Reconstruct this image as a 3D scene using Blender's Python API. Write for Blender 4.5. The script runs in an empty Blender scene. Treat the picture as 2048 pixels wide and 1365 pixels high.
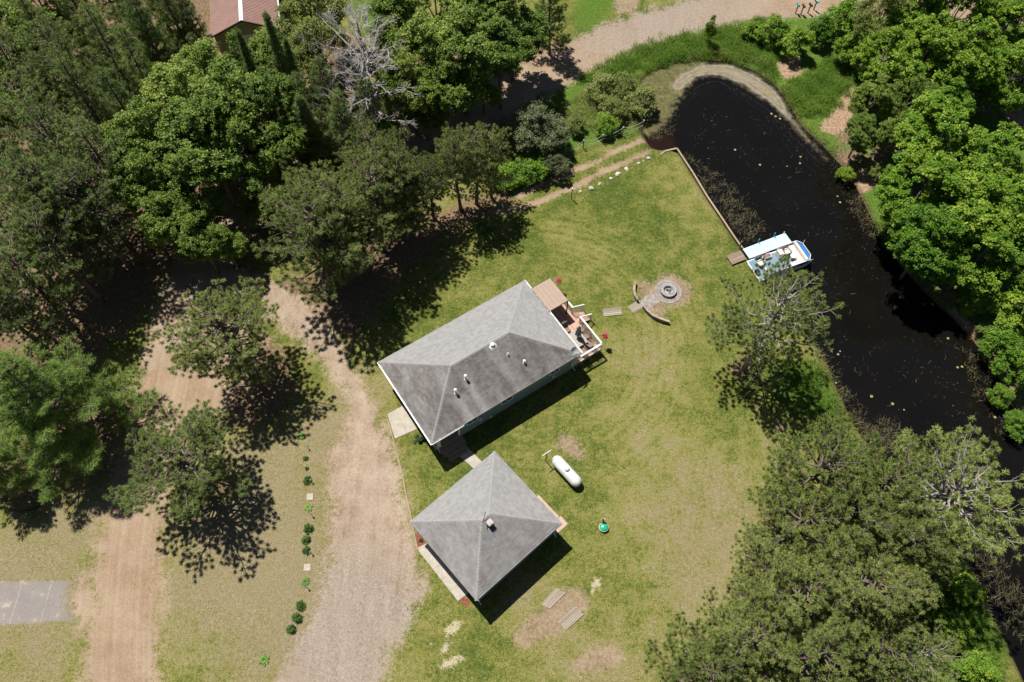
import bpy, math, numpy as np
from mathutils import Vector
R_ = math.radians
SC = bpy.context.scene
COL = SC.collection

# ------------------------------------------------------------------ camera, sky, sun, exposure
CAM_H, TILT, ROLL, FPX = 60.5, R_(28.5), R_(1.0), 1593.0
cam_d = bpy.data.cameras.new('camera')
cam_d.sensor_width = 36.0
cam_d.lens = 36.0 * FPX / 2048.0
cam_d.clip_start = 0.5
cam_d.clip_end = 2000.0
cam = bpy.data.objects.new('camera', cam_d)
COL.objects.link(cam)
_F = Vector((0, math.sin(TILT), -math.cos(TILT)))
_u = Vector((0, math.cos(TILT), math.sin(TILT)))
_x = Vector((1, 0, 0))
_X = _x * math.cos(ROLL) + _u * math.sin(ROLL)
_U = -_x * math.sin(ROLL) + _u * math.cos(ROLL)
from mathutils import Matrix
cam.matrix_world = Matrix(((_X.x, _U.x, -_F.x, 0), (_X.y, _U.y, -_F.y, 0), (_X.z, _U.z, -_F.z, CAM_H), (0, 0, 0, 1)))
SC.camera = cam

SUN_EL, SUN_AZ = R_(63.5), R_(318.5)          # azimuth clockwise from +Y (where the sun stands)
W = bpy.data.worlds.new('World')
SC.world = W
W.use_nodes = True
wn = W.node_tree
for n in list(wn.nodes):
    wn.nodes.remove(n)
sky = wn.nodes.new('ShaderNodeTexSky')
sky.sky_type = 'NISHITA'
sky.sun_disc = False
sky.sun_elevation = SUN_EL
sky.sun_rotation = SUN_AZ
sky.altitude = 300
sky.air_density = 0.55
sky.dust_density = 0.4
bg = wn.nodes.new('ShaderNodeBackground')
bg.inputs['Strength'].default_value = 0.05
wo = wn.nodes.new('ShaderNodeOutputWorld')
wn.links.new(sky.outputs[0], bg.inputs[0])
wn.links.new(bg.outputs[0], wo.inputs[0])
sun_d = bpy.data.lights.new('sun', 'SUN')
sun_d.energy = 5.0
sun_d.angle = R_(0.53)
sun_d.color = (1.0, 0.965, 0.90)
sun = bpy.data.objects.new('sun', sun_d)
COL.objects.link(sun)
_sv = Vector((math.sin(SUN_AZ) * math.cos(SUN_EL), math.cos(SUN_AZ) * math.cos(SUN_EL), math.sin(SUN_EL)))
sun.rotation_euler = (-_sv).to_track_quat('-Z', 'Y').to_euler()
sun.location = (0, 40, 80)
SC.view_settings.view_transform = 'Standard'
SC.view_settings.look = 'None'
SC.view_settings.exposure = 0.45
SC.view_settings.gamma = 1.0
SC.view_settings.use_curve_mapping = False

# ------------------------------------------------------------------ measuring the photo: pixel -> point on a level plane
def G(px, py, z=0.0):
    d = _X * ((px - 1024) / FPX) - _U * ((py - 682.5) / FPX) + _F
    t = (z - CAM_H) / d.z
    return np.array((d.x * t, d.y * t, z))
def G2(pts, z=0.0):
    return np.array([G(a, b, z)[:2] for a, b in pts])

# ------------------------------------------------------------------ object helpers
def tag(o, label=None, cat=None, group=None, kind=None):
    if label: o['label'] = label
    if cat: o['category'] = cat
    if group: o['group'] = group
    if kind: o['kind'] = kind
    return o
def link(o, parent=None):
    COL.objects.link(o)
    if parent is not None: o.parent = parent
    return o
def empty(name, loc, rz=0.0, label=None, cat=None, group=None):
    o = bpy.data.objects.new(name, None)
    o.empty_display_size = 0.2
    o.location = loc
    o.rotation_euler = (0, 0, rz)
    link(o)
    return tag(o, label, cat, group)
def inst(name, me, parent=None, loc=(0, 0, 0), rz=0.0, scale=(1, 1, 1)):
    o = bpy.data.objects.new(name, me)
    o.location = loc
    o.rotation_euler = (0, 0, rz)
    o.scale = scale
    return link(o, parent)
def copy_tree(o, parent=None):
    c = o.copy()
    COL.objects.link(c)
    if parent is not None: c.parent = parent
    for ch in list(o.children):
        copy_tree(ch, c)
    return c

class Geo:
    """collects triangles and quads (numpy) into one mesh"""
    def __init__(s):
        s.V, s.T, s.Q, s.A, s.n = [], [], [], [], 0
    def add(s, v, tri=None, quad=None, a=None):
        v = np.asarray(v, float).reshape(-1, 3)
        if tri is not None and len(tri): s.T.append(np.asarray(tri, int).reshape(-1, 3) + s.n)
        if quad is not None and len(quad): s.Q.append(np.asarray(quad, int).reshape(-1, 4) + s.n)
        s.V.append(v)
        s.A.append(np.zeros(len(v)) if a is None else np.broadcast_to(np.asarray(a, float), (len(v),)))
        s.n += len(v)
    def box(s, c, size, rz=0.0, a=0.0, tilt=None):
        hx, hy, hz = [q / 2 for q in size]
        v = np.array([(x, y, z) for z in (-hz, hz) for y in (-hy, hy) for x in (-hx, hx)], float)
        if tilt is not None:                       # slope along x
            ct, st = math.cos(tilt), math.sin(tilt)
            v = np.stack([v[:, 0] * ct - v[:, 2] * st, v[:, 1], v[:, 0] * st + v[:, 2] * ct], 1)
        cz, sz = math.cos(rz), math.sin(rz)
        v = np.stack([v[:, 0] * cz - v[:, 1] * sz, v[:, 0] * sz + v[:, 1] * cz, v[:, 2]], 1) + np.asarray(c, float)
        s.add(v, quad=[(0, 2, 3, 1), (4, 5, 7, 6), (0, 1, 5, 4), (1, 3, 7, 5), (3, 2, 6, 7), (2, 0, 4, 6)], a=a)
    def bar(s, p, q, w, h, a=0.0):
        """box from p to q (any direction), w wide, h high"""
        p, q = np.asarray(p, float), np.asarray(q, float)
        d = q - p; L = np.linalg.norm(d); d = d / L
        up = np.array((0, 0, 1.0)) if abs(d[2]) < 0.95 else np.array((0, 1.0, 0))
        sd = np.cross(d, up); sd /= np.linalg.norm(sd); up = np.cross(sd, d)
        v = [p + e * d * L + b * sd * w / 2 + c * up * h / 2 for c in (-1, 1) for b in (-1, 1) for e in (0, 1)]
        s.add(v, quad=[(0, 2, 3, 1), (4, 5, 7, 6), (0, 1, 5, 4), (1, 3, 7, 5), (3, 2, 6, 7), (2, 0, 4, 6)], a=a)
    def tube(s, pts, rad, n=6, a=0.0, cap=True):
        pts = np.asarray(pts, float); m = len(pts)
        rad = np.broadcast_to(np.asarray(rad, float), (m,))
        d = np.gradient(pts, axis=0)
        d /= np.linalg.norm(d, axis=1)[:, None] + 1e-9
        ref = np.where(np.abs(d[:, 2:3]) < 0.9, np.array([[0, 0, 1.0]]), np.array([[1.0, 0, 0]]))
        e1 = np.cross(d, ref); e1 /= np.linalg.norm(e1, axis=1)[:, None] + 1e-9
        e2 = np.cross(d, e1)
        th = np.arange(n) * 2 * math.pi / n
        v = pts[:, None] + rad[:, None, None] * (np.cos(th)[None, :, None] * e1[:, None] + np.sin(th)[None, :, None] * e2[:, None])
        q = []
        for i in range(m - 1):
            for k in range(n):
                k2 = (k + 1) % n
                q.append((i * n + k, i * n + k2, (i + 1) * n + k2, (i + 1) * n + k))
        v = v.reshape(-1, 3)
        t = []
        if cap:
            v = np.vstack([v, pts[:1], pts[-1:]])
            for k in range(n):
                t.append((m * n, (k + 1) % n, k)); t.append((m * n + 1, (m - 1) * n + k, (m - 1) * n + (k + 1) % n))
        s.add(v, tri=t, quad=q, a=a)
    def cyl(s, c, r, z0, z1, n=16, r1=None, a=0.0):
        s.tube([(c[0], c[1], z0), (c[0], c[1], z1)], [r, r if r1 is None else r1], n, a)
    def lathe(s, prof, n=24, c=(0, 0, 0), a=0.0):
        prof = np.asarray(prof, float); m = len(prof)
        th = np.arange(n) * 2 * math.pi / n
        v = np.stack([prof[:, 0:1] * np.cos(th), prof[:, 0:1] * np.sin(th), np.repeat(prof[:, 1:2], n, 1)], -1).reshape(-1, 3) + np.asarray(c, float)
        q = [(i * n + k, i * n + (k + 1) % n, (i + 1) * n + (k + 1) % n, (i + 1) * n + k) for i in range(m - 1) for k in range(n)]
        s.add(v, quad=q, a=a)
    def prism(s, poly, z0, z1, a=0.0):
        """convex-ish polygon (fan) extruded"""
        p = np.asarray(poly, float); n = len(p)
        v = np.vstack([np.c_[p, np.full(n, z0)], np.c_[p, np.full(n, z1)]])
        t = [(0, i + 1, i) for i in range(1, n - 1)] + [(n, n + i, n + i + 1) for i in range(1, n - 1)]
        q = [(i, (i + 1) % n, n + (i + 1) % n, n + i) for i in range(n)]
        s.add(v, tri=t, quad=q, a=a)
    def mesh(s, name, mat, smooth=False, attr='rnd'):
        me = bpy.data.meshes.new(name)
        V = np.concatenate(s.V)
        T = np.concatenate(s.T) if s.T else np.zeros((0, 3), int)
        Q = np.concatenate(s.Q) if s.Q else np.zeros((0, 4), int)
        me.vertices.add(len(V)); me.vertices.foreach_set('co', V.astype(np.float32).ravel())
        nl = T.size + Q.size
        me.loops.add(nl)
        me.loops.foreach_set('vertex_index', np.concatenate([T.ravel(), Q.ravel()]).astype(np.int32))
        npoly = len(T) + len(Q)
        me.polygons.add(npoly)
        st = np.concatenate([np.arange(len(T)) * 3, T.size + np.arange(len(Q)) * 4]).astype(np.int32)
        me.polygons.foreach_set('loop_start', st)
        me.polygons.foreach_set('use_smooth', np.full(npoly, bool(smooth)))
        at = me.attributes.new(attr, 'FLOAT', 'POINT')
        at.data.foreach_set('value', np.concatenate(s.A).astype(np.float32))
        if mat is not None: me.materials.append(mat)
        me.update(calc_edges=True)
        return me
    def build(s, name, mat, parent=None, smooth=False, loc=(0, 0, 0), rz=0.0):
        return inst(name, s.mesh(name, mat, smooth), parent, loc, rz)

# ------------------------------------------------------------------ node helper
class NT:
    def __init__(s, name, rough=0.8, spec=0.3):
        s.m = bpy.data.materials.new(name); s.m.use_nodes = True
        s.t = s.m.node_tree; s.t.nodes.clear()
        s.out = s.t.nodes.new('ShaderNodeOutputMaterial')
        s.b = s.t.nodes.new('ShaderNodeBsdfPrincipled')
        s.b.inputs['Roughness'].default_value = rough
        s.b.inputs['Specular IOR Level'].default_value = spec
        s.t.links.new(s.b.outputs[0], s.out.inputs[0])
    def set(s, sock, v):
        if isinstance(v, bpy.types.NodeSocket): s.t.links.new(v, sock)
        elif isinstance(v, (tuple, list)) and sock.type == 'RGBA': sock.default_value = (v[0], v[1], v[2], 1)
        else: sock.default_value = v
    def n(s, typ, **kw):
        nd = s.t.nodes.new(typ)
        for k, v in kw.items(): setattr(nd, k, v)
        return nd
    def math(s, op, a, b=0.0, c=0.0, clamp=False):
        nd = s.n('ShaderNodeMath', operation=op, use_clamp=clamp)
        s.set(nd.inputs[0], a); s.set(nd.inputs[1], b); s.set(nd.inputs[2], c)
        return nd.outputs[0]
    def pos(s): return s.n('ShaderNodeNewGeometry').outputs['Position']
    def obj(s): return s.n('ShaderNodeTexCoord').outputs['Object']
    def attr(s, name): return s.n('ShaderNodeAttribute', attribute_name=name).outputs['Fac']
    def noise(s, vec, scale, detail=2.0, rough=0.5, dist=0.0):
        nd = s.n('ShaderNodeTexNoise')
        if vec is not None: s.set(nd.inputs['Vector'], vec)
        nd.inputs['Scale'].default_value = scale; nd.inputs['Detail'].default_value = detail
        nd.inputs['Roughness'].default_value = rough; nd.inputs['Distortion'].default_value = dist
        return nd.outputs['Fac']
    def scale(s, vec, v):
        nd = s.n('ShaderNodeMapping'); s.set(nd.inputs['Vector'], vec); nd.inputs['Scale'].default_value = v
        return nd.outputs[0]
    def ramp(s, fac, stops):
        nd = s.n('ShaderNodeValToRGB'); cr = nd.color_ramp
        while len(cr.elements) < len(stops): cr.elements.new(0.5)
        for e, (p, c) in zip(cr.elements, stops):
            e.position = p; e.color = (c[0], c[1], c[2], 1)
        s.set(nd.inputs[0], fac); return nd.outputs[0]
    def mix(s, f, a, b, blend='MIX'):
        nd = s.n('ShaderNodeMix', data_type='RGBA', blend_type=blend)
        s.set(nd.inputs[0], f); s.set(nd.inputs[6], a); s.set(nd.inputs[7], b)
        return nd.outputs[2]
    def step(s, v, lo, hi, o0=0.0, o1=1.0):
        nd = s.n('ShaderNodeMapRange', interpolation_type='SMOOTHSTEP')
        s.set(nd.inputs[0], v); nd.inputs[1].default_value = lo; nd.inputs[2].default_value = hi
        nd.inputs[3].default_value = o0; nd.inputs[4].default_value = o1
        return nd.outputs[0]
    def lin(s, v, lo, hi, o0=0.0, o1=1.0):
        nd = s.n('ShaderNodeMapRange')
        s.set(nd.inputs[0], v); nd.inputs[1].default_value = lo; nd.inputs[2].default_value = hi
        nd.inputs[3].default_value = o0; nd.inputs[4].default_value = o1
        return nd.outputs[0]
    def mul(s, col, f):                             # colour times a number
        return s.mix(1.0, col, s.grey(f), 'MULTIPLY')
    def grey(s, f):
        nd = s.n('ShaderNodeCombineXYZ')
        for k in range(3): s.set(nd.inputs[k], f)
        return nd.outputs[0]
    def bump(s, h, strength=0.5, dist=0.05):
        nd = s.n('ShaderNodeBump'); nd.inputs['Strength'].default_value = strength; nd.inputs['Distance'].default_value = dist
        s.set(nd.inputs['Height'], h); s.t.links.new(nd.outputs[0], s.b.inputs['Normal'])
    def color(s, c): s.set(s.b.inputs['Base Color'], c); return s.m

def plain(name, c, rough=0.7, amt=0.25, sc=6.0, spec=0.3, metal=0.0, rnd=0.0, grain=None):
    t = NT(name, rough, spec); o = t.obj()
    if grain: o = t.scale(o, grain)
    f = t.noise(o, sc, 4.0, 0.6)
    f2 = t.noise(o, sc * 6, 2.0)
    v = t.math('ADD', t.lin(f, 0.3, 0.7, 1 - amt, 1 + amt), t.lin(f2, 0.3, 0.7, -amt * .5, amt * .5))
    if rnd:
        v = t.math('ADD', v, t.lin(t.attr('rnd'), 0, 1, -rnd, rnd))
        ri = t.n('ShaderNodeObjectInfo').outputs['Random']
        v = t.math('ADD', v, t.lin(ri, 0, 1, -rnd, rnd))
    t.b.inputs['Metallic'].default_value = metal
    t.bump(f2, 0.15, 0.01)
    return t.color(t.mul(c, v))

# ------------------------------------------------------------------ 2-D helpers
def sd_poly(P, poly):
    """signed distance, positive inside"""
    poly = np.asarray(poly, float); n = len(poly)
    d2 = np.full(len(P), 1e18); ins = np.zeros(len(P), bool)
    for i in range(n):
        a, b = poly[i], poly[(i + 1) % n]
        e = b - a; w = P - a
        t = np.clip((w @ e) / (e @ e + 1e-12), 0, 1)
        q = w - t[:, None] * e
        d2 = np.minimum(d2, (q ** 2).sum(1))
        c1 = (a[1] > P[:, 1]) != (b[1] > P[:, 1])
        xs = (b[0] - a[0]) * (P[:, 1] - a[1]) / ((b[1] - a[1]) if abs(b[1] - a[1]) > 1e-12 else 1e-12) + a[0]
        ins ^= c1 & (P[:, 0] < xs)
    d = np.sqrt(d2)
    return np.where(ins, d, -d)
def sd_line(P, line, half):
    """positive within `half` of the polyline; also returns the lateral coordinate"""
    line = np.asarray(line, float)
    best = np.full(len(P), 1e9); lat = np.zeros(len(P))
    for a, b in zip(line[:-1], line[1:]):
        e = b - a; L = np.linalg.norm(e); w = P - a
        t = np.clip((w @ e) / (L * L), 0, 1)
        q = w - t[:, None] * e
        d = np.sqrt((q ** 2).sum(1))
        s = np.sign(e[0] * w[:, 1] - e[1] * w[:, 0])
        m = d < best
        best[m] = d[m]; lat[m] = (d * s)[m]
    return half - best, lat
def smooth_line(pts, k=3):
    p = np.asarray(pts, float)
    for _ in range(k):
        q = [p[0]]
        for a, b in zip(p[:-1], p[1:]):
            q += [a * .75 + b * .25, a * .25 + b * .75]
        q.append(p[-1]); p = np.array(q)
    return p
def smooth_poly(pts, k=2):
    p = np.asarray(pts, float)
    for _ in range(k):
        nx = np.roll(p, -1, 0)
        p = np.stack([p * .75 + nx * .25, p * .25 + nx * .75], 1).reshape(-1, 2)
    return p

# ------------------------------------------------------------------ layout read off the photograph
WATER_Z = -0.35
ROAD = smooth_line(G2([(245, 1900), (243, 1365), (250, 1200), (262, 1050), (300, 900), (332, 760), (352, 660), (385, 560), (450, 450),
                       (560, 370), (690, 320), (800, 285), (905, 238), (1000, 192), (1090, 150), (1170, 108), (1260, 66), (1380, 32), (1500, 10), (1640, -2), (1800, -2), (1950, 12), (2150, 20), (2400, 20)]))
DRIVE = smooth_poly(G2([(500, 1420), (585, 1290), (640, 1190), (658, 1060), (650, 960), (655, 900), (690, 850), (690, 800), (655, 745), (610, 700), (560, 655),
                        (480, 610), (400, 640), (350, 700), (355, 560), (400, 540), (470, 530), (540, 555), (610, 590), (650, 625), (690, 690), (720, 740), (735, 780), (765, 835), (795, 890), (806, 960), (820, 1040),
                        (838, 1110), (858, 1160), (840, 1220), (800, 1290), (760, 1370), (740, 1450)]))
ASPH = G2([(-200, 1166), (0, 1165), (140, 1160), (185, 1148), (190, 1268), (165, 1250), (120, 1243), (0, 1250), (-200, 1250)])
TRACK1 = smooth_line(G2([(1290, 280), (1248, 294), (1204, 318), (1168, 335), (1143, 345), (1100, 362), (1040, 392)]))
TRACK2 = smooth_line(G2([(1296, 304), (1256, 322), (1234, 331), (1204, 344), (1175, 359), (1150, 372), (1124, 383), (1089, 398), (1060, 410), (1000, 425)]))
POND = smooth_poly(G2([(1292, 276), (1308, 300), (1354, 295), (1386, 345), (1415, 393), (1440, 430), (1470, 475), (1487, 498), (1512, 535), (1560, 600), (1610, 660), (1650, 710), (1684, 790),
                       (1712, 855), (1770, 920), (1850, 1000), (1940, 1130), (2005, 1260), (2060, 1380), (2200, 1700), (2900, 1500), (2300, 1110), (2048, 850),
                       (2015, 790), (1975, 725), (1925, 660), (1850, 592), (1790, 525), (1740, 440), (1722, 400), (1695, 350), (1640, 290), (1600, 255), (1572, 205), (1545, 168), (1500, 140), (1445, 123), (1370, 125),
                       (1290, 150), (1275, 200), (1284, 250)], WATER_Z), 1)

# ------------------------------------------------------------------ foliage and bark materials
def leaf_mat(name, ca, cb, cc, trans=0.3, rough=0.55, spec=0.25):
    t = NT(name, rough, spec)
    ri = t.n('ShaderNodeObjectInfo').outputs['Random']
    f = t.math('ADD', t.math('MULTIPLY', t.attr('rnd'), 0.62), t.math('MULTIPLY', ri, 0.38))
    c = t.ramp(f, [(0.1, ca), (0.5, cb), (0.95, cc)])
    t.color(c)
    tr = t.n('ShaderNodeBsdfTranslucent'); t.set(tr.inputs[0], t.mul(c, 1.15))
    mx = t.n('ShaderNodeMixShader'); mx.inputs[0].default_value = trans
    t.t.links.new(t.b.outputs[0], mx.inputs[1]); t.t.links.new(tr.outputs[0], mx.inputs[2])
    t.t.links.new(mx.outputs[0], t.out.inputs[0])
    return t.m
M = {}
M['pine'] = leaf_mat('pine_needles', (.085, .13, .03), (.20, .25, .062), (.36, .385, .12), 0.24)
M['pine_olive'] = leaf_mat('olive_pine_needles', (.105, .15, .034), (.215, .275, .064), (.37, .41, .12), 0.24)
M['wpine'] = leaf_mat('white_pine_needles', (.13, .215, .045), (.27, .375, .09), (.42, .50, .16), 0.46)
M['dpine'] = leaf_mat('dark_conifer_needles', (.08, .13, .038), (.20, .27, .075), (.37, .43, .14), 0.26)
M['maple'] = leaf_mat('maple_leaves', (.07, .13, .02), (.17, .255, .038), (.38, .45, .10), 0.35, .5, .3)
M['bright'] = leaf_mat('bright_leaves', (.06, .15, .014), (.15, .28, .02), (.40, .50, .06), 0.35, .5, .3)
M['olive'] = leaf_mat('olive_leaves', (.12, .155, .035), (.21, .25, .06), (.34, .36, .11), 0.3, .5, .3)
M['willow'] = leaf_mat('grey_green_leaves', (.13, .16, .075), (.18, .21, .10), (.27, .29, .15), 0.25)
M['hosta'] = leaf_mat('hosta_leaves', (.08, .17, .02), (.13, .25, .035), (.22, .34, .06), 0.25)
M['bush'] = leaf_mat('clipped_bush_leaves', (.055, .115, .025), (.085, .17, .035), (.13, .23, .05), 0.25)
M['grass'] = leaf_mat('bank_grass_blades', (.08, .18, .014), (.15, .275, .028), (.30, .38, .08), 0.4)
M['sedge'] = leaf_mat('dry_sedge_blades', (.12, .13, .035), (.24, .21, .08), (.38, .31, .16), 0.25)
M['weed'] = leaf_mat('pond_weed', (.03, .027, .010), (.08, .07, .027), (.26, .22, .12), 0.1)
M['flower'] = leaf_mat('pink_petals', (.55, .03, .10), (.75, .07, .18), (.8, .25, .35), 0.2)
M['bark'] = plain('grey_brown_bark', (.17, .135, .11), 0.9, 0.35, 5, 0.1)
M['bark_pale'] = plain('pale_weathered_bark', (.30, .265, .24), 0.9, 0.3, 5, 0.1)
M['bark_dead'] = plain('dead_grey_bark', (.36, .33, .31), 0.9, 0.25, 5, 0.1)

# ------------------------------------------------------------------ tree meshes (a few of each kind, shared by the copies)
def nrm(v): return v / (np.linalg.norm(v, axis=-1, keepdims=True) + 1e-9)
def tufts(g, C, A, n, L, w, rng, axis=0.5, back=0.14):
    m = len(C)
    D = nrm(A[:, None] * axis + nrm(rng.normal(size=(m, n, 3))))
    S = nrm(np.cross(D, rng.normal(size=(m, n, 3))))
    b = C[:, None] + A[:, None] * rng.uniform(-back, back * .4, (m, n, 1))
    l = L * rng.uniform(.7, 1.1, (m, n, 1))
    v = np.stack([b + S * w / 2, b - S * w / 2, b + D * l + S * w * .18, b + D * l - S * w * .18], 2)
    tr = rng.uniform(0, 1, (m, 1)) * .65 + rng.uniform(0, 1, (m, n)) * .35
    a = np.repeat(tr[..., None], 4, 2).ravel()
    k = np.arange(m * n) * 4
    g.add(v.reshape(-1, 3), quad=np.stack([k, k + 1, k + 3, k + 2], 1), a=a)
def leaves(g, C, r, n, size, rng, flat=0.55, up=0.7):
    m = len(C)
    off = nrm(rng.normal(size=(m, n, 3))) * (rng.uniform(0, 1, (m, n, 1)) ** .5)
    off[..., 2] *= flat
    r = np.broadcast_to(np.asarray(r, float), (m,))
    P = C[:, None] + off * r[:, None, None]
    N = nrm(off * .5 + np.array((0, 0, up)) + rng.normal(size=(m, n, 3)) * .5)
    T = nrm(np.cross(N, rng.normal(size=(m, n, 3)))); B = np.cross(N, T)
    s = size * rng.uniform(.6, 1.25, (m, n, 1))
    v = np.stack([P + T * s * .6, P + B * s * .42 - N * s * .08, P - T * s * .55, P - B * s * .42 - N * s * .08], 2)
    a = rng.uniform(0, 1, (m, 1)) * .6 + rng.uniform(0, 1, (m, n)) * .4
    k = np.arange(m * n) * 4
    g.add(v.reshape(-1, 3), quad=np.stack([k, k + 1, k + 2, k + 3], 1), a=np.repeat(a[..., None], 4, 2).ravel())

def pine_mesh(seed, H=13.0, R=4.2, base=0.30, dense=1.0, needles=80, mat='pine', bark='bark', nl=.235, plume=False, lean=0.0, gap=.36):
    rng = np.random.default_rng(seed)
    b, c = Geo(), Geo()
    zs = np.linspace(0, H * .985, 9)
    bend = rng.normal(size=2) * .25
    tx = np.stack([bend[0] * np.sin(zs / H * 3) + lean * zs / H, bend[1] * np.sin(zs / H * 2.2), zs], 1)
    b.tube(tx, np.interp(zs / H, [0, .05, .6, 1], [.26, .21, .13, .03]), 8)
    def at(z): return np.array([np.interp(z, zs, tx[:, 0]), np.interp(z, zs, tx[:, 1]), z])
    z = H * base; th = rng.uniform(0, 6.28)
    CC, AA = [], []
    while z < H * .985:
        f = (z / H - base) / (1 - base)
        prof = (np.sin(math.pi * min(1, (f * .80 + .20))) ** .6) if not plume else (1.02 - f) ** .75
        for k in range(int(rng.integers(3, 6)) if not plume else int(rng.integers(4, 6))):
            th += 2.4 + rng.normal() * .3
            L = R * prof * (rng.uniform(.45, 1.22) if not plume else rng.uniform(.62, 1.15))
            if not plume and rng.random() < .16: continue
            if f < .25 and rng.random() < .35: L *= .55
            el = (.05 + .75 * f ** 1.5 + rng.normal() * .10) if not plume else (.08 + .5 * f + rng.normal() * .07)
            p0 = at(z + rng.uniform(-.2, .2)); d = np.array((math.cos(th), math.sin(th), 0))
            s = np.linspace(0, 1, 6)
            curve = .22 if not plume else .10
            pts = p0 + d * (s * L * math.cos(el))[:, None] + np.array((0, 0, 1)) * (s * L * math.sin(el) + curve * L * s ** 2.4 - .10 * L * np.sin(s * math.pi))[:, None]
            pts[1:-1] += rng.normal(size=(4, 3)) * .05 * L * .5
            b.tube(pts, np.linspace(.055 + .012 * L, .014, 6), 4, cap=False)
            side = np.array((-d[1], d[0], 0))
            nb = max(3, int(L * (2.9 if not plume else 3.4) * dense))
            for j in range(nb):
                s0 = (.34 if not plume else .22) + (.64 if not plume else .76) * (j + rng.random() * .8) / nb
                q = np.array([np.interp(s0, s, pts[:, i]) for i in range(3)])
                sg = 1 if (j % 2) else -1
                l2 = (1.05 - s0) * L * (.62 if not plume else .40) * rng.uniform(.6, 1.2) + .22
                e = nrm(d * rng.uniform(.45, .9) + side * sg * rng.uniform(.4, 1.0) + np.array((0, 0, rng.uniform(.05, .45))))
                q2 = q + e * l2
                b.tube([q, q + e * l2 * .55 + np.array((0, 0, -.03)), q2], [.022, .016, .01], 3, cap=False)
                nt = 1 + int(l2 / (.26 if plume else .36) * dense)
                for u in range(nt):
                    fr = 1 - u * (.24 if plume else .27) / l2 * rng.uniform(.8, 1.2)
                    if fr < .25: break
                    jit = rng.normal(size=3) * (.06 if u == 0 else .16)
                    if u: jit[2] = abs(jit[2])
                    CC.append(q + e * l2 * fr + jit); AA.append(nrm(e + np.array((0, 0, .6)) + rng.normal(size=3) * .3))
            CC.append(pts[-1]); AA.append(nrm(d + np.array((0, 0, .5))))
        z += (rng.uniform(.42, .70) if not plume else rng.uniform(.75, 1.05)) * H / 13
    CC.append(at(H * .985)); AA.append(np.array((0, 0, 1.)))
    CC, AA = np.array(CC), np.array(AA)
    if not plume:                                   # tufts sit apart, each one a ball of its own
        order = rng.permutation(len(CC)); keep = np.zeros((0, 3)); idx = []
        for o_ in order:
            if len(keep) == 0 or ((keep - CC[o_]) ** 2).sum(1).min() > gap * gap:
                keep = np.vstack([keep, CC[o_:o_ + 1]]); idx.append(o_)
        CC, AA = CC[idx], nrm(AA[idx] + np.array((0, 0, .5)))
    tufts(c, CC, AA, needles, nl, .030 if not plume else .030, rng, .45 if not plume else .8)
    return b.mesh('trunk', M[bark], True), c.mesh('crown', M[mat])

def spruce_mesh(seed, H=13.0, R=2.2, mat='dpine', base=.06):
    rng = np.random.default_rng(seed)
    b, c = Geo(), Geo()
    b.tube([(0, 0, 0), (0, 0, H * .5), (0, 0, H)], [.2, .12, .02], 7)
    CC, AA = [], []
    z = H * base; th = 0
    while z < H * .98:
        f = z / H
        L0 = R * (1 - f) ** .85 + .12
        for k in range(int(rng.integers(5, 8))):
            th += 2.4 + rng.normal() * .25
            L = L0 * rng.uniform(.7, 1.15)
            d = np.array((math.cos(th), math.sin(th), 0)); side = np.array((-d[1], d[0], 0))
            p0 = np.array((0, 0, z)); s = np.linspace(0, 1, 4)
            pts = p0 + d * (s * L)[:, None] + np.array((0, 0, 1.)) * (-.28 * L * s + .22 * L * s ** 2.5)[:, None]
            b.tube(pts, [.035, .025, .015, .008], 3, cap=False)
            nn = max(3, int(L / .20))
            for j in range(nn):
                s0 = .25 + .75 * (j + rng.random()) / nn
                q = np.array([np.interp(s0, s, pts[:, i]) for i in range(3)])
                wid = (1 - s0) * L * .42 + .08
                for sg in (-1, 1):
                    CC.append(q + side * sg * wid * rng.uniform(.3, 1) + np.array((0, 0, -.05 + rng.normal() * .05))); AA.append(nrm(d * .7 + side * sg * .7 + np.array((0, 0, -.1))))
        z += rng.uniform(.30, .45)
    CC.append(np.array((0, 0, H))); AA.append(np.array((0, 0, 1.)))
    tufts(c, np.array(CC), np.array(AA), 16, .27, .035, rng, .9, .18)
    return b.mesh('trunk', M['bark'], True), c.mesh('crown', M[mat])

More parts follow.
